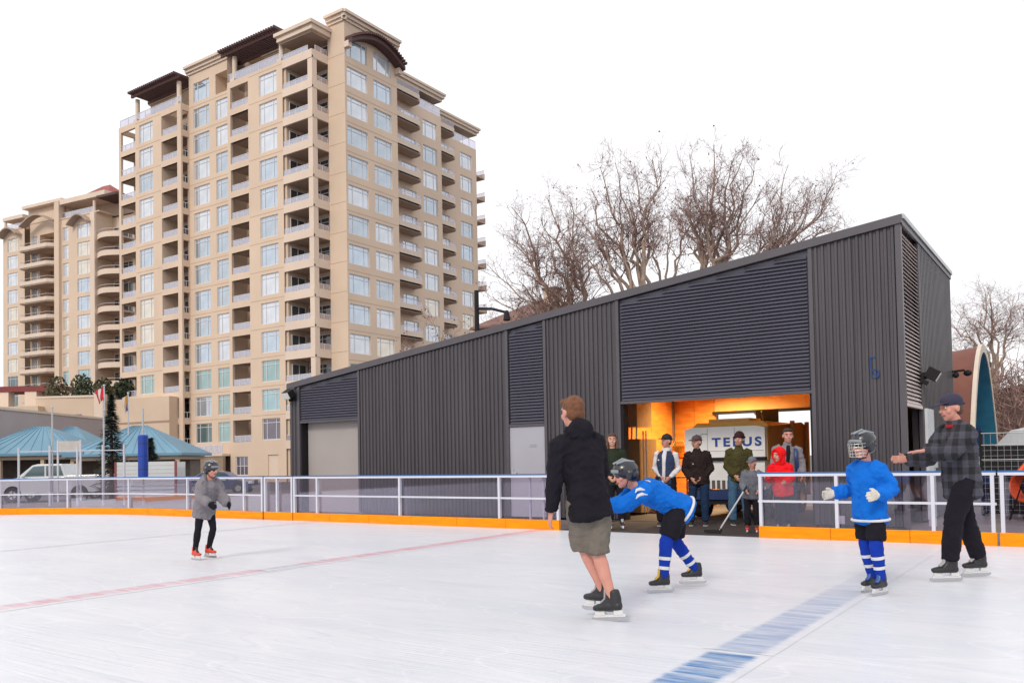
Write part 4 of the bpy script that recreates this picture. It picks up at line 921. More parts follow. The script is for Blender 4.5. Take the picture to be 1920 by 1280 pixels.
for x, y, z, lab in ((-30.33, 15.52, 3.45, 'thin tall grey pole, the left one, above the pickup truck'), (-28.83, 16.54, 3.3, 'thin tall grey pole beside the tall conifer')):
    tp = thing('tall_pole', lab, 'pole', (x, y, 0), group='tall thin poles'); MB().tube([(0, .06, -.02), (0, .06, z)], .03, 8).build('shaft', galv, tp); MB().ell((0, .06, z), .04, 8, 6).build('finial', galv, tp)
sg = thing('sign_board', 'plain white sign board on a frame above the pickup truck', 'sign', (-36.0, 19.2, 0), rotz=R(34.5))
MB().box(-.45, .45, -.02, .02, 2.05, 2.45).build('panel', mat('sign_white', (.5, .48, .45), .6), sg)
for x in (-.48, .48): MB().box(x - .03, x + .03, -.03, .03, -.3, 2.5).build('leg', white_metal, sg)
cw = thing('block_wall', 'short grey block wall at the left end of the dark shed', 'wall', (-20.8, 18.8, 0), world=True)
for r_ in range(9):
    for c_ in range(2): MB().box(-21.3 + c_ * .42 + (r_ % 2) * .02, -20.9 + c_ * .42 + (r_ % 2) * .02, 18.6, 18.8, r_ * .19, r_ * .19 + .18).build('block', mat('block_grey', (.26, .26, .30), .8, var=.1), cw)

# ------------------------------------------------------------------ behind the shed: house, street lamp, bandshell, vehicle
hs = thing('house', 'beige house with brown hip roof peeking over the shed roof', 'house', (-41.5, 65, -0.5), world=True)
MB().box(-44.6, -37.0, 60.5, 69, -.5, 13.0).build('wall', beige, hs)
b = MB(); hip(b, -45.4, -36.2, 59.8, 69.6, 13.0, 15.6, .2); b.build('roof', mat('brown_roof', (.20, .115, .10), .8, var=.2, scale=2), hs)
MB().box(-39.8, -38.6, 63.2, 64.4, 13.0, 16.1).build('chimney', beige, hs)
MB().box(-39.9, -38.5, 63.1, 64.5, 16.1, 16.3).build('chimney_cap', brown, hs)
for x in (-43.0, -40.8, -38.6): 
    f_ = MB().box(x - .7, x + .7, 60.42, 60.5, 11.0, 12.6).build('window', framew, hs); MB().box(x - .6, x + .6, 60.39, 60.42, 11.1, 12.5).build('pane', panes_dark[2], f_)
ls = thing('street_lamp', 'dark street lamp pole with a sloping arm behind the shed', 'street lamp', (-22.62, 30.32, -0.02), world=True)
MB().tube([(-22.62, 30.32, -.02), (-22.62, 30.32, 8.85)], [.13, .10], 10).build('pole', blackm, ls)
MB().tube([(-22.62, 30.32, 8.05), (-21.5, 29.95, 7.85), (-20.55, 29.6, 7.55)], .06, 8).build('arm', blackm, ls)
MB().tube([(-20.5, 29.58, 7.6), (-20.47, 29.56, 7.2)], [.09, .16], 12).build('lamp_head', blackm, ls)
bs = thing('bandshell', 'brown arched bandshell with cream rim and blue inside, right of the shed', 'bandshell', (-6, 27.2, -0.02), world=True)
def par(h, z): return [(27.2 + h * (t / 12), z * (1 - (t / 12) ** 2)) for t in range(-12, 13)]
def shell(po, pi, x0, x1, inside, name, m_, par_=None, kout=1):
    b = MB(); n_ = len(po); pr = po if not inside else pi; q = 8
    for j in range(q + 1):
        x = x0 + (x1 - x0) * j / q; s = 1 - .10 * (j / q) * kout
        for y, z in pr: b.v.append((x, 27.2 + (y - 27.2) * s, z * s - .02))
    for j in range(q):
        for i in range(n_ - 1): b.f.append((j * n_ + i, j * n_ + i + 1, (j + 1) * n_ + i + 1, (j + 1) * n_ + i))
    return b.build(name, m_, par_ or bs, True)
po_, pi_ = par(3.85, 4.27), par(3.66, 4.08)
shell(po_, pi_, -2.6, -5.6, False, 'outer_shell', mat('brown_shell', (.17, .058, .040), .7, var=.12))
si = shell(po_, pi_, -2.6, -5.6, True, 'inner_shell', mat('teal_inside', (.03, .20, .34), .6, var=.15))
b = MB(); n_ = len(po_)
for x in (-2.58, -2.68):
    for y, z in po_: b.v.append((x, 27.2 + (y - 27.2) * 1.01, z * 1.01 - .02))
    for y, z in pi_: b.v.append((x, y, z - .02))
for i in range(n_ - 1):
    b.f.append((i, i + 1, n_ + i + 1, n_ + i)); b.f.append((2 * n_ + i, 3 * n_ + i, 3 * n_ + i + 1, 2 * n_ + i + 1)); b.f.append((n_ + i, n_ + i + 1, 3 * n_ + i + 1, 3 * n_ + i)); b.f.append((i, 2 * n_ + i, 2 * n_ + i + 1, i + 1))
b.build('rim', mat('cream_rim', (.60, .52, .44), .7), bs)
MB().box(-5.4, -5.3, 24.2, 30.2, 0, 3.2).build('back_wall', mat('deep_blue', (.01, .05, .19), .6), bs)
MB().box(-5.2, -2.9, 28.9, 29.0, 0, 2.0).build('blue_dado', MATS['deep_blue'], bs)
MB().box(-3.9, -3.6, 28.88, 28.895, 1.25, 1.5).build('white_tag', mat('tag_white', (.5, .55, .6), .6), bs)
vehicle('parked_van', 'white parked van with dark windows at the right edge, beside the bandshell', 'van', (-0.42, 24.62, 0.02), R(34.5),
    [(-2.5, .45), (-2.5, 1.0), (-1.9, 1.15), (2.4, 1.2), (2.42, .5), (2.1, .4), (-2.1, .4)], [(-1.9, 1.12), (-1.2, 1.78), (-.8, 1.86), (2.2, 1.86), (2.38, 1.18)],
    [[(-1.5, 1.2), (-1.0, 1.72), (-.2, 1.76), (-.2, 1.2)], [(-.1, 1.2), (-.1, 1.76), (1.0, 1.76), (1.0, 1.2)], [(1.1, 1.2), (1.1, 1.76), (2.05, 1.76), (2.2, 1.2)]], 1.9, white_paint, (-1.55, 1.5), .36)
wf = thing('mesh_fence', 'black wire mesh fence panel in front of the parked van', 'fence', (-.2, 19.9, 0), world=True)
wy = 19.9
MB().box(-2.0, 1.8, wy, wy + .02, .02, 1.40).build('screen', mat('black_screen', (.012, .012, .015), .9, var=.2), wf)
for k in range(2): MB().box(-2.04 + k * 3.84, -1.98 + k * 3.84, wy - .02, wy + .04, -.02, 1.72).build('post', blackm, wf)
for z in (1.12, 1.42, 1.66): MB().tube([(-2.0, wy - .02, z), (1.8, wy - .02, z)], .010, 5).build('wire', galv, wf)
for k in range(32): MB().tube([(-1.95 + k * .118, wy - .012, .05), (-1.95 + k * .118, wy - .012, 1.66)], .0035, 4).build('wire', galv, wf)
for k in range(12): MB().tube([(-2.0, wy - .014, .1 + k * .11), (1.8, wy - .014, .1 + k * .11)], .0035, 4).build('wire', galv, wf)
hm = mat('hose_orange', (.75, .10, .02), .5)
ho = thing('hose_reel', 'bright orange hose coiled on a reel behind the right rink gate', 'hose', (-1.12, 18.6, 0), rotz=R(60))
for k in range(6):
    x = -.13 + k * .052; MB().tube([(x + .008 * math.sin(a), .27 * math.cos(a * 6.2832 / 20), .62 + .27 * math.sin(a * 6.2832 / 20)) for a in range(21)], .026, 7, False).build('coil', hm, ho)
MB().tube([(-.18, 0, .62), (.2, 0, .62)], .05, 10).build('axle', blackm, ho)
for x in (-.2, .21): MB().tube([(x, -.25, .0), (x, 0, .65), (x, .25, 0)], .018, 6).build('stand', blackm, ho)
MB().tube([(-.1, .1, .9), (.0, .02, 1.06), (.18, -.1, 1.08), (.34, -.2, .98)], .045, 8).build('loose_loop', hm, ho)

# ------------------------------------------------------------------ bare trees
bark = mat('bark', (0.33, 0.25, 0.205), 0.9, var=0.35, scale=4)
twigm = mat('twig', (0.27, 0.17, 0.15), 0.9, var=0.3, scale=2)
balls = mat('seed_ball', (0.17, 0.085, 0.07), 0.9, var=0.3)
def bare_tree(lab, base, fork, tips, r0, seed, spread=1.0, dens=1.0, dz=3.0, name='bare_tree', leaves=110, trunk_pts=None):
    rr = random.Random(seed); t = thing(name, lab, 'tree', base, group='bare trees'); B0 = Vector(base)
    tk, tw, sb = MB(), MB(), MB(); ends = []
    fk = Vector(fork) - B0
    def path(a, b, sag, n, dir0):
        pts = []; L_ = (b - a).length; c = a + dir0 * L_ * .45
        off = Vector((rr.uniform(-9, 9), rr.uniform(-9, 9), rr.uniform(-9, 9)))
        for i in range(n + 1):
            s = i / n; p = a * (1 - s) ** 2 + c * 2 * s * (1 - s) + b * s * s
            k = L_ * .06 * math.sin(math.pi * s) ** .5
            p = p + Vector((noise.noise(off + p * .9), noise.noise(off * 2 + p * .9), noise.noise(off * 3 + p * .9))) * k * 1.7
            pts.append(p)
        return pts
    def sub(p, d, L_, r, lev):
        n = 4 if lev < 3 else 3; pts = [p]; dd = d.copy()
        for i in range(n):
            dd = (dd + Vector((rr.gauss(0, .22), rr.gauss(0, .22), rr.gauss(.03, .2)))).normalized(); pts.append(pts[-1] + dd * L_ / n)
        rad = [max(.0042, r * (1 - .75 * i / n)) for i in range(n + 1)]
        tw.tube(pts, rad, 4 if lev < 2 else 3, False)
        if lev >= 3: ends.append(pts[-1]); return
        kids = max(2, int((5.2 if lev < 2 else 4.2) * dens * (L_ ** .5) + rr.random()))
        for k in range(kids):
            s = rr.uniform(.25, 1.0); i = min(n - 1, int(s * n)); q = pts[i].lerp(pts[i + 1], s * n - i)
            ax = Vector((rr.gauss(0, 1), rr.gauss(0, 1), rr.gauss(.25, .8))).normalized(); nd = (dd * .75 + ax * .85).normalized()
            sub(q, nd, L_ * rr.uniform(.38, .62), max(.0042, r * .5), lev + 1)
    tk.tube(path(Vector((0, 0, 0)), fk, 0, 8, Vector((rr.uniform(-.05, .05), rr.uniform(-.05, .05), 1))), [r0 * (1 - .35 * i / 8) for i in range(9)], 10, True)
    for tip in tips:
        tp = Vector(tip) - B0 + Vector((rr.uniform(-1, 1) * spread * .25, rr.uniform(-dz, dz) * .5 * .8, 0)); tp += Vector((-.566, .824, 0)) * rr.uniform(-dz, dz) * .4; tp.z -= .09 * (tp.z - fk.z)
        L_ = (tp - fk).length; hz = Vector((tp.x - fk.x, tp.y - fk.y, 0)); d0 = (Vector((0, 0, 1)) * .6 + (tp - fk).normalized()).normalized()
        s0 = fk - Vector((0, 0, rr.uniform(0, .25) * fk.z * .5))
        pts = path(s0, tp, 0, 12, d0); ra = r0 * rr.uniform(.45, .66)
        rad = [max(.012, ra * (1 - (i / 12) ** .9 * .92)) for i in range(13)]
        tk.tube(pts, rad, 7, False)
        nb = int((4 + L_ * 1.9) * dens)
        for k in range(nb):
            s = rr.uniform(.34, 1.0) ** .8; i = min(11, int(s * 12)); q = pts[i].lerp(pts[i + 1], s * 12 - i); dr = (pts[i + 1] - pts[i]).normalized()
            ax = Vector((rr.gauss(0, 1), rr.gauss(0, 1), rr.gauss(.3, .7))).normalized(); nd = (dr * .7 + ax * .9).normalized()
            sub(q, nd, (0.85 + .22 * L_ * (1.12 - s)) * rr.uniform(.6, 1.15) * spread, max(.007, min(.028, rad[i] * .45)), 1)
    for e in rr.sample(ends, min(len(ends), leaves)):
        sb.ell(e + Vector((0, 0, -.05)), rr.uniform(.022, .042), 5, 3)
    tk.build('trunk', bark, t, True); tw.build('crown', twigm, t); sb.build('seed_balls', balls, t)['kind'] = 'stuff'
    return t
bare_tree('bare tree nearest the tower, its limbs leaning left over the shed roof', (-19.4, 35.2, -.02), (-19.7, 34.9, 5.4), [(-23.0, 32.4, 10.8), (-22.7, 32.5, 12.8), (-22.2, 32.9, 14.0), (-21.3, 33.4, 14.2), (-20.4, 34.1, 14.3), (-19.8, 34.5, 14.0), (-23.3, 32.3, 9.2), (-23.4, 32.2, 8.1), (-21.8, 33.2, 12.3), (-20.9, 33.8, 12.3), (-20.3, 34.2, 11.3), (-19.8, 34.6, 12.3), (-22.4, 32.8, 10.3), (-21.6, 33.4, 9.8)], .27, 11)
bare_tree('bare tree with a straight upright trunk, second from the tower', (-16.6, 34.6, -.02), (-16.5, 34.5, 7.6), [(-16.3, 34.4, 15.2), (-17.2, 33.8, 15.2), (-17.9, 33.4, 14.7), (-18.6, 32.9, 14.1), (-15.6, 34.9, 14.7), (-19.1, 32.6, 12.6), (-16.8, 34.1, 14.0), (-18.4, 33.1, 12.2), (-17.5, 33.7, 11.7), (-15.9, 34.8, 13.1), (-18.7, 32.9, 10.8)], .24, 12)
bare_tree('slender bare tree forking low, third from the tower', (-17.7, 39.9, -.02), (-17.6, 39.8, 9.6), [(-18.3, 39.2, 13.6), (-16.7, 40.2, 15.4), (-17.3, 39.9, 14.1), (-18.9, 38.8, 12.8), (-16.5, 40.5, 13.0)], .16, 13)
bare_tree('tallest bare tree above the middle of the shed roof', (-15.1, 38.2, -.02), (-14.9, 38.0, 8.0), [(-15.4, 37.4, 16.6), (-14.9, 37.8, 16.3), (-14.3, 38.2, 15.3), (-13.8, 38.6, 15.4), (-13.4, 38.8, 15.6), (-12.7, 39.3, 15.3), (-14.7, 38.0, 14.2), (-13.2, 39.0, 14.1), (-15.7, 37.3, 14.7), (-16.1, 37.0, 13.9), (-15.5, 37.5, 12.2), (-12.6, 39.4, 14.1)], .28, 14)
bare_tree('bare tree spreading right, farthest from the tower behind the shed', (-13.6, 41.4, -.02), (-13.6, 41.2, 8.2), [(-13.2, 41.4, 14.6), (-12.2, 42.1, 15.6), (-11.5, 42.6, 15.5), (-10.6, 43.2, 15.8), (-10.2, 43.5, 13.6), (-11.7, 42.5, 14.4), (-10.7, 43.1, 14.6), (-10.5, 43.4, 12.6), (-12.8, 41.7, 13.4), (-11.3, 42.8, 12.9), (-12.2, 42.2, 12.4)], .24, 15)
bare_tree('small bare tree with brown twigs before the right side of the tower', (-24.1, 29.6, -.02), (-23.9, 29.5, 4.6), [(-25.3, 28.5, 6.7), (-24.5, 29.1, 8.3), (-22.9, 30.2, 6.6), (-25.1, 28.7, 6.0), (-23.5, 29.8, 7.3), (-22.5, 30.5, 7.0)], .11, 16, .8, .9, 1.5, leaves=160)
bare_tree('bare spreading tree right of the shed, above the bandshell', (-6.1, 68.7, -.5), (-5.8, 68.6, 6.0), [(-8.2, 66.8, 10.3), (-8.1, 66.9, 11.3), (-6.6, 67.9, 13.1), (-6.2, 68.2, 13.5), (-5.3, 68.8, 12.7), (-4.6, 69.3, 12.3), (-8.1, 67.0, 9.0), (-7.4, 67.5, 12.1), (-5.0, 69.1, 10.4)], .27, 17, 1.2, 1.0, leaves=0)
bare_tree('bare tree cut by the right edge of the picture', (-4.4, 74.6, -.5), (-4.4, 74.4, 8.0), [(-4.0, 74.3, 13.0), (-3.3, 74.9, 12.6), (-4.9, 73.9, 12.2), (-2.4, 75.5, 11.5), (-3.0, 75.2, 13.4)], .25, 18, 1.2, 1.0, leaves=0)
# earthy bank and thicket at the right
structure('bank', MB().prism([(-11, -.5), (-9.5, 5.2), (-2, 6.8), (6, 7.4), (30, 7.4), (34, -.5)], lambda u, w, a: (u - a * .1, 74 + a, w), 0, 14), mat('bank_earth', (.12, .075, .062), .95, var=.4, scale=.8))
rnd = random.Random(21); b = MB()
for i in range(5200):
    x = rnd.uniform(-9.5, 12); y = 62 + rnd.random() * 9; z = rnd.random() ** 1.1 * 6.6 - .4; p = Vector((x, y, z)); d = Vector((rnd.gauss(0, .7), rnd.gauss(0, .7), rnd.uniform(.2, 1.2))).normalized(); L_ = rnd.uniform(.8, 2.4)
    q = p + d * L_ * .5; d2 = (d + Vector((rnd.gauss(0, .4), rnd.gauss(0, .4), .1))).normalized(); b.tube([p, q, q + d2 * L_ * .5], [.035, .022, .01], 3, False)
th = b.build('thicket', twigm); th['kind'] = 'stuff'; tag(th, 'dense brown leafless thicket at the right edge beyond the bandshell', 'thicket')
# ------------------------------------------------------------------ people
def V(*a): return Vector(a)
CLOUD = bpy.data.textures.new('cloth_folds', 'CLOUDS'); CLOUD.noise_scale = 0.14; CLOUD.noise_depth = 2
CREASE = bpy.data.textures.new('cloth_creases', 'CLOUDS'); CREASE.noise_scale = 0.075; CREASE.noise_depth = 1; CREASE.noise_type = 'HARD_NOISE'
def skinned(mb, name, material, parent, voxel=0.011, smooth=6, folds=0.0):
    o = mb.build(name, material, parent, True)
    md = o.modifiers.new('surface', 'REMESH'); md.mode = 'VOXEL'; md.voxel_size = voxel; md.use_smooth_shade = True
    if smooth: ms = o.modifiers.new('smooth', 'SMOOTH'); ms.factor = .5; ms.iterations = smooth
    if folds > 0:
        dm = o.modifiers.new('folds', 'DISPLACE'); dm.texture = CLOUD; dm.strength = folds; dm.mid_level = .5; dm.texture_coords = 'LOCAL'
        d2 = o.modifiers.new('creases', 'DISPLACE'); d2.texture = CREASE; d2.strength = -folds * .75; d2.mid_level = .25; d2.texture_coords = 'LOCAL'
    return o
SKIN = mat('skin', (0.52, 0.27, 0.19), 0.5, var=0.06, scale=12)
SKIN2 = mat('skin_flushed', (0.55, 0.25, 0.19), 0.5, var=0.08, scale=12)
EYEW = mat('eye_white', (.6, .58, .55), .3, var=0); EYED = mat('eye_dark', (.015, .012, .01), .2, var=0); LIP = mat('lips', (.33, .09, .08), .5, var=0); TEETH = mat('teeth', (.65, .62, .58), .4, var=0)
STEEL = mat('blade_steel', (.5, .5, .52), .25, metal=.9, var=0); HOLD = mat('blade_holder', (.62, .62, .62), .4, var=0)
def cloth(name, col, rough=.9, var=.12, bump=.25): return mat(name, col, rough, var=var, scale=9, bump=bump, bscale=55, spec=.2)
def unit(v): return Vector(v).normalized()

def person(label, loc, heading, s, pose, wear, kid=False, smile=False, sup='m', flat=0.0):
    """heading: world direction the body faces. Local frame: +Y forward, +X to the person's right, Z up."""
    hd = unit((heading[0], heading[1], 0)); rz = math.atan2(-hd.x, hd.y)
    T = thing('person', label, 'person', loc, rz)
    hs = 1.22 if kid else 1.09                     # children have larger heads
    skates = wear.get('skates')
    lean, side, twist = (R(pose.get(k, 0)) for k in ('lean', 'side', 'twist'))
    rot = Matrix.Rotation(side, 3, 'Y') @ Matrix.Rotation(-lean, 3, 'X')
    d = rot @ V(0, 0, 1); lat = rot @ (Matrix.Rotation(twist, 3, 'Z') @ V(1, 0, 0)); fw = lat.cross(d) * -1
    P = V(0, 0, 0); latp = Matrix.Rotation(twist * .3, 3, 'Z') @ V(1, 0, 0)
    chest = P + d * .30; neck = P + d * .52; curve = pose.get('hunch', 0.0); neck = neck + fw * curve
    hy, hp = pose.get('head', (0, 0)); hr = Matrix.Rotation(R(hy), 3, 'Z')
    hdir = hr @ V(0, 1, 0); hup = unit(d * .55 + V(0, 0, 1) * .45 + hdir * math.tan(R(-hp)) * -1 * 0.0)
    hf = unit(hdir * math.cos(R(hp)) + V(0, 0, 1) * math.sin(R(hp))); hl = unit(hf.cross(V(0, 0, 1))); hu = hl.cross(hf)
    Hc = neck + d * .02 + unit(d + hu + fw * .3) * .143 * hs
    sh = {-1: neck - d * .065 - lat * .172, 1: neck - d * .065 + lat * .172}; hip = {-1: P - latp * .092, 1: P + latp * .092}
    arm = {}; leg = {}
    for k, an, ln in ((-1, 'la', 'll'), (1, 'ra', 'rl')):
        u, f_ = pose.get(an, ((.25 * k, -.05, -1), (.1 * k, .2, -1))); el = sh[k] + unit(u) * .285; wr = el + unit(f_) * .25; arm[k] = (sh[k], el, wr, unit(pose.get(an + 'h', f_)))
        u, f_ = pose.get(ln, ((.03 * k, 0.02, -1), (.02 * k, -.03, -1))); kn = hip[k] + unit(u) * .425; ak = kn + unit(f_) * .415; leg[k] = (hip[k], kn, ak)
    sole = .08 + (.085 if skates else .01)
    low = min(leg[-1][2].z, leg[1][2].z); fd = {k: pose.get('lf' if k < 0 else 'rf', 0) for k in (-1, 1)}
    if sup == 'l': c = leg[-1][2]
    elif sup == 'r': c = leg[1][2]
    else: c = (leg[-1][2] + leg[1][2]) / 2
    S = V(-c.x, -c.y, sole - low)
    A = lambda p: (p + S) * s
    # ---- body: one continuous surface
    b = MB(); sk = 0.93
    tor = [(P - d * .06, (.150, .105)), (P + d * .02, (.160, .112)), (P + d * .14, (.135, .098)), (chest, (.158, .112)), (P + d * .42 + fw * curve * .6, (.165, .105)), (neck - d * .05, (.12, .08)), (neck, (.062, .062))]
    b.limb([A(p) for p, q in tor], [(q[0] * s * sk, q[1] * s * sk) for p, q in tor], lat, 18)
    b.limb([A(neck - d * .04), A(neck + d * .06), A(Hc - hu * .05)], [.062 * s, .056 * s, .058 * s], lat)
    for k in (-1, 1):
        a0, el, wr, hdv = arm[k]
        b.limb([A(a0 - lat * k * .03), A(a0), A(a0.lerp(el, .5)), A(el), A(el.lerp(wr, .35)), A(wr)], [.055 * s, .053 * s, .046 * s, .040 * s, .040 * s, .028 * s])
        h_, kn, ak = leg[k]
        b.limb([A(h_), A(h_.lerp(kn, .3)), A(h_.lerp(kn, .7)), A(kn), A(kn.lerp(ak, .3)), A(kn.lerp(ak, .7)), A(ak)], [.088 * s, .080 * s, .064 * s, .055 * s, .057 * s, .042 * s, .036 * s])
        ff = Matrix.Rotation(R(fd[k]), 3, 'Z') @ V(0, 1, 0)
        b.limb([A(ak - V(0, 0, .03) - ff * .03), A(ak + ff * .05 - V(0, 0, .052)), A(ak + ff * .12 - V(0, 0, .058))], [.028 * s, .024 * s, .018 * s], ff.cross(V(0, 0, 1)))
        # hand: palm, four fingers of unequal length with a knuckle bend, thumb from the side of the palm
        hv = hdv; pn = pose.get('palm' + ('l' if k < 0 else 'r')); pn = unit(pn) if pn else unit(fw * -.2 - lat * k * 1.0)
        pn = unit(pn - hv * pn.dot(hv)); hsd = hv.cross(pn) * (1 if k > 0 else -1)
        cu = pose.get('curl', .45)
        if wear.get('gloves') is None or True:
            gl = MB() if wear.get('gloves') else b; g = 1.45 if wear.get('gloves') else 1.0
            gl.limb([A(wr - hv * .01), A(wr + hv * .045), A(wr + hv * .09)], [(.028 * s * g, .02 * s * g), (.040 * s * g, .016 * s * g), (.040 * s * g, .014 * s * g)], hsd, 12)
            for i, (o_, ln_) in enumerate(((-.030, .062), (-.010, .076), (.010, .072), (.029, .056))):
                r_ = .0088 * s * g; p0 = wr + hv * .075 + hsd * -o_ * g * .98; p1 = wr + hv * (.095 + ln_ * .45) + hsd * -o_ * 1.08 * g + pn * ln_ * .12 * cu; p2 = p1 + unit(hv * (1 - cu * .8) + pn * cu) * ln_ * .33; p3 = p2 + unit(hv * (1 - cu * 1.5) + pn * cu * 1.3) * ln_ * .3
                gl.limb([A(p0), A(p1), A(p2), A(p3)], [r_, r_, r_ * .93, r_ * .8], None, 8)
            t0 = wr + hv * .022 + hsd * .024 * g; t1 = wr + hv * .062 + hsd * .050 * g + pn * .008; t2 = t1 + unit(hv * .8 + hsd * .18 + pn * .35) * .036
            gl.limb([A(t0), A(t1), A(t2)], [.0125 * s * g, .0105 * s * g, .009 * s * g], None, 8)
            if wear.get('gloves'):
                gl.limb([A(wr - hv * .07), A(wr + hv * .01)], [.046 * s, .042 * s], hsd, 12); skinned(gl, 'glove', wear['gloves'], T, .007, 2)
    hm = s * hs
    HH = lambda x, y, z: A(Hc) + (hl * x + hf * y + hu * z) * hm
    rotm = Matrix((hl, hf, hu)).transposed()
    b.ell(HH(0, -.012, .028), (.076 * hm, .095 * hm, .088 * hm), 18, 12, rotm); b.ell(HH(0, .022, -.04), (.057 * hm, .066 * hm, .072 * hm), 16, 10, rotm); b.ell(HH(0, .05, -.088), (.028 * hm, .026 * hm, .022 * hm), 10, 8, rotm)
    b.limb([HH(0, .082, .022), HH(0, .098, -.005), HH(0, .104, -.022)], [.010 * hm, .013 * hm, .017 * hm], hl, 8)
    b.limb([HH(-.045, .074, .036), HH(0, .088, .034), HH(.045, .074, .036)], [.010 * hm, .013 * hm, .010 * hm], hu, 8)
    for k in (-1, 1): b.ell(HH(k * .076, -.012, -.006), (.012 * hm, .022 * hm, .032 * hm), 10, 8, rotm); b.ell(HH(k * .042, .058, -.022), (.022 * hm, .022 * hm, .024 * hm), 10, 8, rotm)
    body = skinned(b, 'body', wear.get('skin', SKIN), T, .0075 * s / .9 if not flat else .009, 3)
    if not wear.get('noface'):
        for k in (-1, 1):
            e = MB().ell(HH(k * .032, .079, .012), (.0135 * hm, .010 * hm, .0085 * hm), 10, 8, rotm).build('eye', EYEW, body, True); MB().ell(HH(k * .032, .087, .012), (.0065 * hm, .004 * hm, .0065 * hm), 8, 6, rotm).build('iris', EYED, T, True)
            MB().limb([HH(k * .016, .090, .031), HH(k * .034, .088, .036), HH(k * .052, .077, .031)], [.0045 * hm] * 3, hu, 6).build('eyebrow', wear.get('hairm', EYED), body, True)
        mo = MB().limb([HH(-.025, .080, -.055 + (.006 if smile else 0)), HH(0, .092, -.059), HH(.025, .080, -.055 + (.006 if smile else 0))], [.005 * hm, .0085 * hm, .005 * hm], hu, 8).build('mouth', LIP, body, True)
        if smile: MB().limb([HH(-.016, .091, -.056), HH(0, .098, -.058), HH(.016, .091, -.056)], [.003 * hm, .0045 * hm, .003 * hm], hu, 6).build('teeth', TEETH, T, True)
    # ---- hair and headwear
    hm_ = wear.get('hairm')
    if hm_:
        b = MB(); b.ell(HH(0, -.030 if wear.get('hat') else -.024, .036 if wear.get('hat') else .044), (.079 * hm, .084 * hm, .072 * hm) if wear.get('hat') else (.081 * hm, .091 * hm, .084 * hm), 16, 12, rotm); b.ell(HH(0, -.045, -.005), (.074 * hm, .062 * hm, .072 * hm), 14, 10, rotm)
        if not wear.get('hat'): b.limb([HH(-.045, .062, .088), HH(0, .074, .098), HH(.045, .062, .088)], [.022 * hm, .024 * hm, .022 * hm], hu, 10)
        if wear.get('long'):
            for k in (-1, 1): b.limb([HH(k * .07, -.02, .04), HH(k * .085, -.01, -.05), HH(k * .08, .01, -.15)], [.03 * hm, .034 * hm, .022 * hm], hl, 10)
        skinned(b, 'hair', hm_, T, .008, 2, .008)
    hat = wear.get('hat')
    if hat:
        kind, hmat = hat[0], hat[1]
        if kind in ('cap', 'cap_back'):
            b = MB(); b.ell(HH(0, -.016, .060), (.085 * hm, .102 * hm, .078 * hm), 18, 12, rotm); b.limb([HH(0, -.1, .035), HH(0, -.02, .030), HH(0, .075, .040)], [(.07 * hm, .02 * hm), (.086 * hm, .03 * hm), (.06 * hm, .02 * hm)], hl, 14)
            c_ = skinned(b, 'cap', hmat, T, .007, 2)
            MB().limb([HH(0, .06, .052), HH(0, .13, .048), HH(0, .168, .036)], [(.072 * hm, .006 * hm), (.070 * hm, .005 * hm), (.045 * hm, .004 * hm)], hl, 16, .5).build('visor', hat[2] if len(hat) > 2 else hmat, c_, True)
            MB().ell(HH(0, -.016, .138), .009 * hm, 8, 6).build('cap_button', hmat, c_, True)
        elif kind == 'beanie':
            b = MB(); b.ell(HH(0, -.018, .055), (.088 * hm, .104 * hm, .095 * hm), 18, 12, rotm); c_ = skinned(b, 'beanie', hmat, T, .008, 2, .006)
            b = MB(); n_ = 20; b.tube([HH(.089 * math.cos(a * 6.2832 / n_), -.014 + .106 * math.sin(a * 6.2832 / n_), .040) for a in range(n_ + 1)], .017 * hm, 8, False); b.build('brim_fold', hmat, c_, True)
        elif kind == 'helmet':
            b = MB(); b.ell(HH(0, -.014, .052), (.103 * hm, .127 * hm, .100 * hm), 20, 12, rotm); b.ell(HH(0, -.06, .01), (.092 * hm, .075 * hm, .085 * hm), 14, 10, rotm)
            for k in (-1, 1): b.limb([HH(k * .094, -.02, .03), HH(k * .092, -.005, -.03)], [.026 * hm, .02 * hm], hf, 8)
            c_ = skinned(b, 'helmet', hmat, T, .008, 2)
            for x in (-.05, 0, .05): MB().limb([HH(x, .09 - abs(x) * .3, .125), HH(x, .0, .155 - abs(x) * .3), HH(x, -.09, .12)], [.010 * hm, .014 * hm, .010 * hm], hl, 8).build('vent_ridge', hat[2], c_, True)
            MB().limb([HH(-.085, .09, .052), HH(0, .125, .060), HH(.085, .09, .052)], [(.016 * hm, .006 * hm)] * 3, hu, 8).build('brow_band', hat[2], c_, True)
            for k in (-1, 1): MB().tube([HH(k * .086, -.005, -.02), HH(k * .06, .03, -.105), HH(0, .045, -.118)], .005 * hm, 6).build('chin_strap', blackm, c_)
            if len(hat) > 3:
                b = MB()
                for z in (.03, .0, -.03, -.06, -.09): b.tube([HH(.088 * math.cos(R(a)), .045 + .105 * math.sin(R(a)) * (1 - .12 * abs(z) / .09), z) for a in range(0, 181, 15)], .003 * hm, 5)
                for a in range(20, 161, 20): b.tube([HH(.088 * math.cos(R(a)), .045 + .105 * math.sin(R(a)), .04), HH(.088 * math.cos(R(a)), .045 + .105 * math.sin(R(a)) * .9, -.09)], .003 * hm, 5)
                b.build('face_cage', hat[3], c_)
        elif kind == 'hood':
            b = MB(); n_ = 18
            b.ell(HH(0, -.035, .035), (.112 * hm, .118 * hm, .125 * hm), 20, 14, rotm); b.limb([HH(0, -.05, -.06), HH(0, -.03, -.14)], [(.10 * hm, .09 * hm), (.10 * hm, .09 * hm)], hl, 14)
            c_ = skinned(b, 'hood', hmat, T, .008, 2, .008)
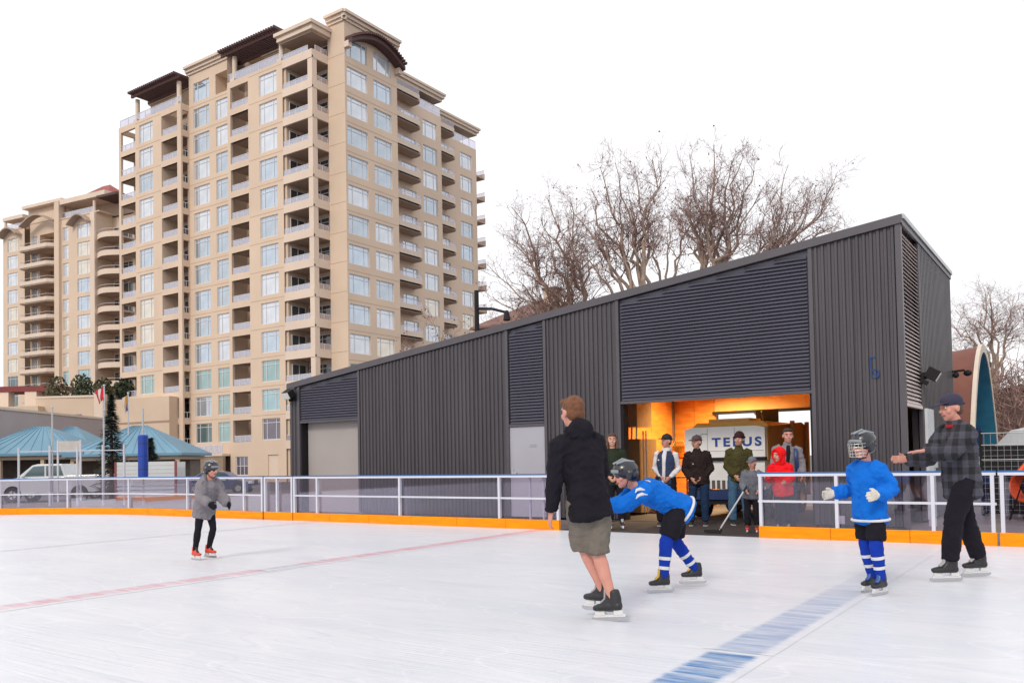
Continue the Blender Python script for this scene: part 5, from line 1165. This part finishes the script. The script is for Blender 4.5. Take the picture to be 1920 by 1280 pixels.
            MB().tube([HH(.09 * math.sin(a * 6.2832 / n_), .052 + .02 * math.cos(a * 6.2832 / n_), -.005 + .118 * math.cos(a * 6.2832 / n_)) for a in range(n_ + 1)], .02 * hm, 8, False).build('hood_edge', hmat, c_, True)
    # ---- top garment
    tp = wear.get('top')
    if tp:
        m_, ex, hem = tp['m'], tp.get('ex', .02), tp.get('hem', .10); b = MB()
        t2 = [(P - d * hem + fw * .0, (.168 + ex, .118 + ex)), (P + d * .0, (.166 + ex, .117 + ex)), (P + d * .14, (.150 + ex, .108 + ex)), (chest, (.170 + ex, .118 + ex)), (P + d * .42 + fw * curve * .6, (.172 + ex * .7, .110 + ex)), (neck - d * .045, (.135 + ex * .3, .088 + ex * .6)), (neck + d * .012, (.075, .070))]
        b.limb([A(p) for p, q in t2], [(q[0] * s, q[1] * s) for p, q in t2], lat, 20, .25)
        sl = tp.get('sleeve', 1.0); e2 = ex * .9
        if sl > 0:
            for k in (-1, 1):
                a0, el, wr, hdv = arm[k]; en = el.lerp(wr, sl * 2 - 1) if sl >= .5 else a0.lerp(el, sl * 2)
                b.limb([A(a0 - lat * k * .05), A(a0 - d * .01), A(a0.lerp(el, .5)), A(el), A(el.lerp(en, .5)), A(en)], [(.066 + e2) * s, (.064 + e2) * s, (.056 + e2) * s, (.052 + e2) * s, (.050 + e2) * s, (.038 + e2 * .8) * s], None, 14, .3)
        if tp.get('hoodback'): b.ell(A(neck + d * .02 - fw * .085), (.115 * s, .065 * s, .095 * s), 16, 10, Matrix((lat, fw, d)).transposed()); b.limb([A(neck + lat * .085 + d * .02), A(neck - fw * .03 + lat * .10 + d * .03), A(neck - fw * .085 + d * .05), A(neck - fw * .03 - lat * .10 + d * .03), A(neck - lat * .085 + d * .02)], [.03 * s, .036 * s, .04 * s, .036 * s, .03 * s], d, 10)
        if tp.get('collar'): b.limb([A(neck - d * .02), A(neck + d * .055)], [(.082 * s, .080 * s), (.074 * s, .074 * s)], lat, 16, .1)
        top = skinned(b, tp.get('name', 'jacket'), m_, T, .010, 5, tp.get('folds', .022))
        for (nm, mm_, pts, rad) in tp.get('marks', ()):      # patches lying on the chest, in torso coordinates (right, up, forward)
            q = [P + lat * x + d * y + fw * z for x, y, z in pts]; MB().limb([A(p) for p in q], [(rad * s, .006 * s)] * len(q), d, 8).build(nm, mm_, top, True)
        if tp.get('band'):
            n_ = 28; q0 = P - d * (hem - .035); MB().tube([A(q0 + lat * (.176 + ex) * math.cos(a * 6.2832 / n_) + fw * (.126 + ex) * math.sin(a * 6.2832 / n_)) for a in range(n_ + 1)], .016 * s, 8, False).build('hem_stripe', tp['band'], top, True)
        if tp.get('zip'):
            MB().limb([A(P - d * hem * .9 + fw * (.124 + ex)), A(P + d * .14 + fw * (.114 + ex)), A(chest + fw * (.126 + ex)), A(P + d * .44 + fw * (.108 + ex) + fw * curve * .6)], [.006 * s] * 4, lat, 6).build('zip', tp['zip'], top, True)
        for nm, mm_, wd in tp.get('strip', ()):               # open front: inner shirt shows as a band
            MB().limb([A(P - d * hem * .8 + fw * (.112 + ex)), A(P + d * .14 + fw * (.106 + ex)), A(chest + fw * (.121 + ex)), A(P + d * .42 + fw * (.112 + ex)), A(neck + fw * .07)], [(wd * s, .012 * s), (wd * .9 * s, .012 * s), (wd * s, .012 * s), (wd * 1.25 * s, .012 * s), (wd * 1.0 * s, .02 * s)], lat, 12).build(nm, mm_, top, True)
        if tp.get('under'):
            um = tp['under']; b = MB()
            for k in (-1, 1):
                a0, el, wr, hdv = arm[k]; b.limb([A(a0 - lat * k * .02), A(a0), A(a0.lerp(el, .5)), A(el), A(el.lerp(wr, .5)), A(wr)], [.062 * s, .064 * s, .060 * s, .056 * s, .054 * s, .040 * s], None, 14, .3)
            b.limb([A(neck - d * .08), A(neck + d * .05)], [(.10 * s, .085 * s), (.085 * s, .08 * s)], lat, 16, .1)
            b.ell(A(neck - fw * .07 + d * .03), (.10 * s, .055 * s, .07 * s), 14, 10, Matrix((lat, fw, d)).transposed())
            skinned(b, 'hoodie', um, T, .010, 4, .022)
    # ---- trousers / shorts / hockey pants
    tr_ = wear.get('legs')
    if tr_:
        m_, kind = tr_['m'], tr_.get('kind', 'trousers'); ex = tr_.get('ex', .014); b = MB()
        b.limb([A(P + d * .07), A(P), A(P - V(0, 0, .07))], [((.152 + ex) * s, (.108 + ex) * s), ((.162 + ex) * s, (.118 + ex) * s), ((.150 + ex) * s, (.110 + ex) * s)], latp, 18, .4)
        for k in (-1, 1):
            h_, kn, ak = leg[k]
            if kind == 'trousers': pts = [h_, h_.lerp(kn, .3), h_.lerp(kn, .7), kn, kn.lerp(ak, .35), kn.lerp(ak, .72), kn.lerp(ak, .97 if not skates else .90)]; rr_ = [.094, .090, .076, .068, .068, .060, .058]
            elif kind == 'tights': pts = [h_, h_.lerp(kn, .3), h_.lerp(kn, .7), kn, kn.lerp(ak, .35), kn.lerp(ak, .75), kn.lerp(ak, .97)]; rr_ = [.092, .084, .068, .058, .060, .046, .042]
            elif kind == 'shorts': pts = [h_, h_.lerp(kn, .35), h_.lerp(kn, .75), kn + (kn - h_) * .03]; rr_ = [.098, .105, .106, .104]
            else: pts = [h_, h_.lerp(kn, .4), h_.lerp(kn, .85)]; rr_ = [.098, .106, .098]
            b.limb([A(p) for p in pts], [(q + ex) * s for q in rr_], None, 16, .2)
        skinned(b, {'trousers': 'trousers', 'tights': 'tights', 'shorts': 'shorts'}.get(kind, 'hockey_pants'), m_, T, .010, 5, tr_.get('folds', .02))
    so = wear.get('socks')
    if so:
        for k in (-1, 1):
            h_, kn, ak = leg[k]; b = MB(); b.limb([A(h_.lerp(kn, .8)), A(kn), A(kn.lerp(ak, .3)), A(kn.lerp(ak, .7)), A(kn.lerp(ak, .98))], [.072 * s, .078 * s, .074 * s, .060 * s, .052 * s], None, 14, .3); sk_ = skinned(b, 'sock', so[0], T, .009, 3, .010)
            for q in so[2]: MB().tube([A(kn.lerp(ak, q)), A(kn.lerp(ak, q + .09))], [(.080 - .026 * q) * s + .004, (.080 - .026 * (q + .09)) * s + .004], 18, False).build('stripe', so[1], sk_, True)
    # ---- footwear
    for k in (-1, 1):
        ak = leg[k][2]; ff = Matrix.Rotation(R(fd[k]), 3, 'Z') @ V(0, 1, 0); fs_ = ff.cross(V(0, 0, 1)); tilt = pose.get('toel' if k < 0 else 'toer', 0); up = V(0, 0, 1)
        if tilt: q = Matrix.Rotation(R(tilt), 3, fs_); ff = q @ ff; up = q @ up
        sm, sm2 = wear['shoe'][0], wear['shoe'][1]; b = MB()
        b.limb([A(ak + up * .075 - ff * .012), A(ak + up * .02 - ff * .020), A(ak - up * .04 - ff * .014)], [(.041 * s, .049 * s), (.042 * s, .054 * s), (.044 * s, .058 * s)], fs_, 14, .3) if skates else b.limb([A(ak + up * .015 - ff * .02), A(ak - up * .04 - ff * .02)], [(.045 * s, .052 * s), (.044 * s, .055 * s)], fs_, 12, .3)
        b.limb([A(ak - up * .045 - ff * .055), A(ak - up * .042 + ff * .03), A(ak - up * .050 + ff * .11), A(ak - up * .055 + ff * .165)], [(.042 * s, .036 * s), (.045 * s, .040 * s), (.048 * s, .032 * s), (.038 * s, .024 * s)], fs_, 14, .5)
        if skates: b.limb([A(ak + up * .07 + ff * .012), A(ak + up * .0 + ff * .03), A(ak - up * .04 + ff * .075)], [(.036 * s, .036 * s), (.038 * s, .036 * s), (.042 * s, .030 * s)], fs_, 12, .4)
        o = skinned(b, 'skate' if skates else 'shoe', sm, T, .007, 3)
        if skates:
            MB().limb([A(ak + up * .10 + ff * .052), A(ak + up * .02 + ff * .062), A(ak - up * .012 + ff * .10)], [(.026 * s, .010 * s), (.026 * s, .012 * s), (.024 * s, .012 * s)], fs_, 10).build('tongue', sm2, o, True)
            b = MB(); b.obox(A(ak - up * .094 - ff * .04), ff, fs_, up, .038 * s, .016 * s, .018 * s); b.obox(A(ak - up * .094 + ff * .12), ff, fs_, up, .042 * s, .016 * s, .018 * s); b.obox(A(ak - up * .118 + ff * .04), ff, fs_, up, .135 * s, .011 * s, .010 * s); b.build('blade_holder', HOLD, o)
            pr = [(-.115, -.127), (-.125, -.140), (-.10, -.158), (.0, -.164), (.16, -.164), (.20, -.152), (.205, -.135), (.19, -.127)]
            MB().prism(pr, lambda u, w, a: tuple(A(ak + ff * (u) + up * w + fs_ * a)), -.0028, .0028).build('blade', STEEL, o)
        else:
            MB().limb([A(ak - up * .078 - ff * .065), A(ak - up * .080 + ff * .05), A(ak - up * .080 + ff * .165)], [(.042 * s, .010 * s), (.046 * s, .010 * s), (.040 * s, .009 * s)], fs_, 14, .5).build('sole', sm2, o, True)
    info = {'A': A, 'P': P, 'd': d, 'lat': lat, 'fw': fw, 'neck': neck, 'arm': arm, 'leg': leg, 's': s, 'chest': chest}
    return T, info
RT, FW_, LT = (.824, .567), (-.566, .824), (-.824, -.567)      # picture right, picture depth, picture left in world axes
def face(right_, away): return (RT[0] * right_ + FW_[0] * away, RT[1] * right_ + FW_[1] * away)
black_c = cloth('black_cloth', (.010, .009, .014)); grey_short = cloth('taupe_canvas', (.155, .135, .115)); auburn = mat('auburn_hair', (.15, .055, .022), .7, var=.3, scale=30, bump=.6, bscale=90)
dark_hair = mat('dark_hair', (.03, .018, .012), .7, var=.3, scale=30); brown_hair = mat('brown_hair', (.085, .042, .025), .7, var=.3, scale=30)
skate_blk = mat('skate_black', (.015, .015, .018), .45, var=.2, scale=20); skate_gry = mat('skate_grey', (.32, .31, .32), .5); sk_red = mat('skate_red', (.62, .05, .03), .45); yel = mat('skate_yellow', (.55, .34, .05), .5)
royal = cloth('royal_jersey', (.004, .13, .55)); navy_sock = cloth('royal_sock', (.006, .035, .33)); white_c = cloth('white_cloth', (.62, .62, .64)); cream_c = cloth('cream_glove', (.62, .58, .50))
plaid = plaid_mat(); olive = cloth('olive_cloth', (.055, .048, .016)); jeans = cloth('blue_jeans', (.055, .12, .21)); djeans = cloth('dark_jeans', (.012, .03, .075)); choc = cloth('dark_brown_duck', (.020, .012, .012))
greyj = cloth('grey_jacket', (.20, .185, .205)); greyk = cloth('grey_fleece', (.12, .125, .15)); red_c = cloth('red_fleece', (.70, .008, .012)); vestn = cloth('navy_vest', (.03, .045, .095)); hoodw = cloth('white_hoodie', (.58, .56, .58)); dkgreen = cloth('dark_green', (.018, .025, .014))
helm = mat('helmet_black', (.012, .013, .02), .3, var=.1, coat=.5); helm_g = mat('helmet_trim', (.22, .24, .27), .35); cage = mat('cage_wire', (.55, .55, .5), .3, metal=.8, var=0)
sh_blk = mat('shoe_black', (.02, .02, .022), .6); sh_sole = mat('shoe_sole', (.6, .6, .6), .6)

# 1 man in shorts, seen from behind
person('man in black hoodie and taupe shorts skating away, foreground', (-3.24, 6.09, 0), face(-.42, .9), 1.0,
    dict(lean=6, side=-7, head=(2, -4), la=((-.16, .02, -1), (-.02, .25, -1)), ra=((.18, .10, -1), (-.1, .55, -1)), ll=((.30, .36, -1), (.38, -.15, -1)), rl=((-.02, .04, -1), (.20, -.24, -1)), lf=30, rf=34, toer=-6, curl=.5),
    dict(top=dict(m=black_c, ex=.022, hem=.16, hoodback=True, name='hoodie', folds=.03), legs=dict(m=grey_short, kind='shorts', ex=.004, folds=.026), hairm=auburn, noface=True, skates=True, shoe=(skate_blk, skate_gry), skin=SKIN2), sup='r')
# 2 child bent forward in blue jersey
pB, iB = person('child in blue jersey bending far forward to the man in shorts', (-3.42, 7.83, 0), face(-1, -.12), .85,
    dict(lean=61, side=0, head=(6, -8), hunch=.03, la=((-.1, .9, -.55), (.05, 1, -.1)), ra=((.1, .9, -.62), (.0, 1, -.1)), ll=((-.08, .46, -1), (-.03, .10, -1)), rl=((.10, -.04, -1), (.06, -.72, -1)), lf=4, rf=-6),
    dict(top=dict(m=royal, ex=.045, hem=.14, band=white_c, name='jersey', folds=.035), legs=dict(m=black_c, kind='hockey', ex=.018), socks=(navy_sock, white_c, (.42, .68)), hat=('helmet', helm, helm_g), gloves=black_c, skates=True, shoe=(skate_blk, yel), skin=SKIN2, hairm=dark_hair), kid=True)
A = iB['A']
a0, el = iB['arm'][-1][0], iB['arm'][-1][1]; ad = unit(el - a0); out = unit(iB['lat'] * -1); cr = ad.cross(out)
for o_, ln_ in ((-.03, .14), (.03, .11)):
    pts = [a0 + ad * (.03 + ln_ * t) + cr * (o_ + .05 * math.sin(2.4 * t)) + out * .096 for t in (0, .35, .7, 1)]
    MB().limb([A(p) for p in pts], [(.006, .006), (.017, .007), (.014, .007), (.003, .005)], cr, 8).build('claw_emblem', white_c, pB, True)
for q, k in ((.0, 1),):
    pts = [iB['neck'] - iB['d'] * .06 - iB['lat'] * x + iB['fw'] * -.112 for x in (-.13, -.04, .06, .15)]
    MB().limb([A(p) for p in pts], [(.020, .008)] * 4, iB['d'], 8).build('shoulder_stripe', white_c, pB, True)
# 3 child standing in blue jersey
person('child in blue jersey and black caged helmet facing the man in plaid', (-1.74, 8.46, 0), face(-.93, -.42), .80,
    dict(lean=4, head=(-5, -4), la=((-.34, -.40, -1), (-.10, .8, -.12)), ra=((.42, -.38, -1), (.25, .6, -.12)), ll=((-.05, .10, -1), (0, -.18, -1)), rl=((.03, -.06, -1), (-.04, -.20, -1)), lf=10, rf=4),
    dict(top=dict(m=royal, ex=.050, hem=.17, band=white_c, name='jersey', folds=.032), legs=dict(m=black_c, kind='hockey', ex=.008), socks=(navy_sock, white_c, (.30, .58)), hat=('helmet', helm, helm_g, cage), gloves=cream_c, skates=True, shoe=(skate_blk, mat('skate_blue', (.02, .08, .3), .4)), skin=SKIN2, hairm=dark_hair), kid=True)
# 4 man in plaid jacket
pM, iM = person('man in dark plaid jacket and cap reaching out an arm at the right', (-1.17, 9.81, 0), face(-1, -.10), 1.05,
    dict(lean=5, head=(4, -6), la=((-.10, .75, -.75), (-.04, 1, .12)), ra=((.12, .55, -.85), (-.1, 1, -.05)), ll=((-.04, .42, -1), (.0, .12, -1)), rl=((.05, -.26, -1), (.05, -.36, -1)), lf=-4, rf=3, lah=(0, 1, -.05), rah=(0, 1, 0), palml=(0, 0, -1), palmr=(-1, 0, 0), curl=.15),
    dict(top=dict(m=plaid, ex=.042, hem=.17, collar=True, folds=.028), legs=dict(m=black_c, ex=.022), hat=('cap', mat('navy_cap', (.025, .022, .05), .8, var=.1)), hairm=brown_hair, skates=True, shoe=(skate_blk, skate_gry), skin=SKIN2))
A = iM['A']; MB().limb([A(iM['neck'] + iM['fw'] * .06 - iM['lat'] * .05), A(iM['neck'] + iM['fw'] * .085), A(iM['neck'] + iM['fw'] * .06 + iM['lat'] * .05)], [(.018, .010)] * 3, iM['d'], 10).build('red_collar', cloth('red_shirt', (.35, .02, .02)), pM, True)
# 5 child in grey jacket at left
person('child in grey jacket and red skates gliding alone at the left', (-10.33, 7.36, 0), face(.86, -.50), .735,
    dict(lean=14, head=(4, -4), la=((-.15, .42, -1), (.18, .75, -.45)), ra=((.25, .25, -1), (.0, .85, -.4)), ll=((-.02, .26, -1), (-.0, -.34, -1)), rl=((.10, -.08, -1), (.02, -.20, -1)), lf=6, rf=-6),
    dict(top=dict(m=greyj, ex=.062, hem=.19, hoodback=True, folds=.032), legs=dict(m=black_c, kind='tights', ex=.006, folds=.008), hat=('helmet', helm, helm_g), gloves=black_c, skates=True, shoe=(sk_red, skate_blk), skin=SKIN2, hairm=dark_hair), kid=True)
# spectators by the opening
CAMW = (.30, -.95)
person('smiling woman in dark green jacket beside the open bay, behind the bent child', (-7.28, 13.87, .0), face(.0, -1), .955, dict(head=(-6, 2), side=4, la=((-.2, -.05, -1), (.45, .6, -.6)), ra=((.2, -.05, -1), (-.45, .6, -.6))),
    dict(top=dict(m=dkgreen, ex=.026, hem=.14, hoodback=True, folds=.02), legs=dict(m=black_c), hairm=brown_hair, long=True, skates=True, shoe=(skate_blk, skate_gry)), smile=True, flat=1)
pv, iv = person('man in navy vest over white hoodie and black cap in the bay', (-6.78, 15.0, 0), face(-.35, -.94), .985, dict(head=(-34, 2), side=-3, twist=-8, la=((-.20, -.12, -1), (.55, .50, -.62)), ra=((.24, -.10, -1), (-.50, .50, -.62)), ll=((-.10, .03, -1), (-.04, -.03, -1)), rl=((.02, .06, -1), (.05, -.08, -1))),
    dict(top=dict(m=vestn, ex=.018, hem=.12, sleeve=0, name='vest', strip=[('hoodie_front', hoodw, .035)], under=hoodw, marks=[('chest_patch', white_c, ((.09, .33, .150), (.115, .33, .146)), .014)]), legs=dict(m=black_c), hat=('cap', mat('black_cap', (.012, .012, .016), .8, var=.1)), hairm=dark_hair, shoe=(sh_blk, sh_sole), skin=SKIN2), flat=1)
person('man in dark brown work jacket and cap before the white machine', (-6.26, 15.25, 0), face(-.30, -.95), .965, dict(head=(-30, -2), side=3, twist=6, la=((-.26, -.15, -1), (.52, .5, -.66)), ra=((.26, -.12, -1), (-.5, .5, -.66)), ll=((-.02, .08, -1), (-.02, -.1, -1)), rl=((.12, .0, -1), (.05, -.03, -1))),
    dict(top=dict(m=choc, ex=.034, hem=.12, collar=True, folds=.03, marks=[('chest_patch', mat('tan_patch', (.35, .28, .2), .7), ((.085, .28, .172), (.105, .28, .17)), .014)]), legs=dict(m=djeans, ex=.012), hat=('cap', mat('maroon_cap', (.07, .04, .05), .8, var=.1)), hairm=dark_hair, shoe=(sh_blk, sh_sole), skin=SKIN), flat=1)
person('man in olive jacket, dark beanie and blue jeans before the white machine', (-5.62, 15.7, 0), face(-.12, -.99), .99, dict(head=(-22, 3), side=-2, twist=4, la=((-.20, -.05, -1), (.50, .62, -.72)), ra=((.20, -.05, -1), (-.50, .62, -.72)), ll=((-.06, .05, -1), (-.06, -.05, -1)), rl=((.08, .02, -1), (.0, -.06, -1))),
    dict(top=dict(m=olive, ex=.028, hem=.10, collar=True, folds=.028, zip=mat('dark_zip', (.02, .018, .01), .5)), legs=dict(m=jeans, ex=.014), hat=('beanie', cloth('maroon_beanie', (.035, .014, .016))), hairm=dark_hair, shoe=(sh_blk, sh_sole), skin=SKIN), smile=False, flat=1)
pk, ik = person('small child in grey cap and grey jacket leaning on the rink fence end', (-4.84, 14.1, 0), face(-.35, -.94), .685, dict(head=(-18, -6), side=-4, lean=5, la=((-.18, .1, -1), (.2, .8, -.45)), ra=((.18, .15, -1), (-.3, .7, -.5))),
    dict(top=dict(m=greyk, ex=.05, hem=.15, folds=.025), legs=dict(m=black_c), hat=('cap', greyk), shoe=(sk_red, skate_blk), hairm=brown_hair, skates=True), kid=True, flat=1)
person('child in bright red hooded jacket behind the right rink fence', (-4.36, 14.25, 0), face(-.45, -.9), .755, dict(head=(-32, -3), side=5, lean=6, la=((-.18, .12, -1), (.25, .9, -.2)), ra=((.18, .2, -1), (-.2, .85, .35))),
    dict(top=dict(m=red_c, ex=.055, hem=.17, folds=.03), legs=dict(m=black_c), hat=('hood', red_c), shoe=(skate_blk, skate_gry), hairm=dark_hair, skates=True), kid=True, flat=1)
pg, ig = person('smiling man in grey jacket with a shoulder strap behind the red hooded child', (-4.55, 15.05, 0), face(-.05, -1), 1.005, dict(head=(-6, -2), side=-4, twist=-6, lean=4, la=((-.2, .05, -1), (.2, .75, -.6)), ra=((.2, .02, -1), (-.2, .65, -.7))),
    dict(top=dict(m=greyj, ex=.03, hem=.14, collar=True, folds=.028, strip=[('dark_shirt', black_c, .03)]), legs=dict(m=djeans), hairm=dark_hair, shoe=(sh_blk, sh_sole), skin=SKIN2), smile=True, flat=1)
A = ig['A']; MB().limb([A(ig['neck'] - ig['d'] * .02 - ig['lat'] * .12), A(ig['P'] + ig['d'] * .46 - ig['lat'] * .125 + ig['fw'] * .155), A(ig['chest'] - ig['lat'] * .135 + ig['fw'] * .165), A(ig['P'] + ig['d'] * .1 - ig['lat'] * .17 + ig['fw'] * .14)], [(.03, .008)] * 4, ig['lat'], 8).build('shoulder_strap', navy, pg, True)
# hockey stick held by the small child
st = thing('hockey_stick', 'hockey stick slanting down from the small child in grey', 'hockey stick', (-5.0, 13.8, 0), world=True)
MB().tube([(-4.80, 13.78, .80), (-5.27, 13.72, .07)], .014, 6).build('shaft', mat('stick_white', (.5, .5, .5), .5), st)
MB().prism([(-5.26, .12), (-5.22, .06), (-5.26, .0), (-5.46, .0), (-5.54, .03), (-5.53, .07), (-5.30, .07)], lambda u, w, a: (u, a, w), 13.71, 13.73).build('blade', blackm, st)
MB().tube([(-4.80, 13.78, .80), (-4.86, 13.772, .71)], .017, 6).build('grip', blackm, st)
for o in sc.objects:
    if '_w' in o: del o['_w']
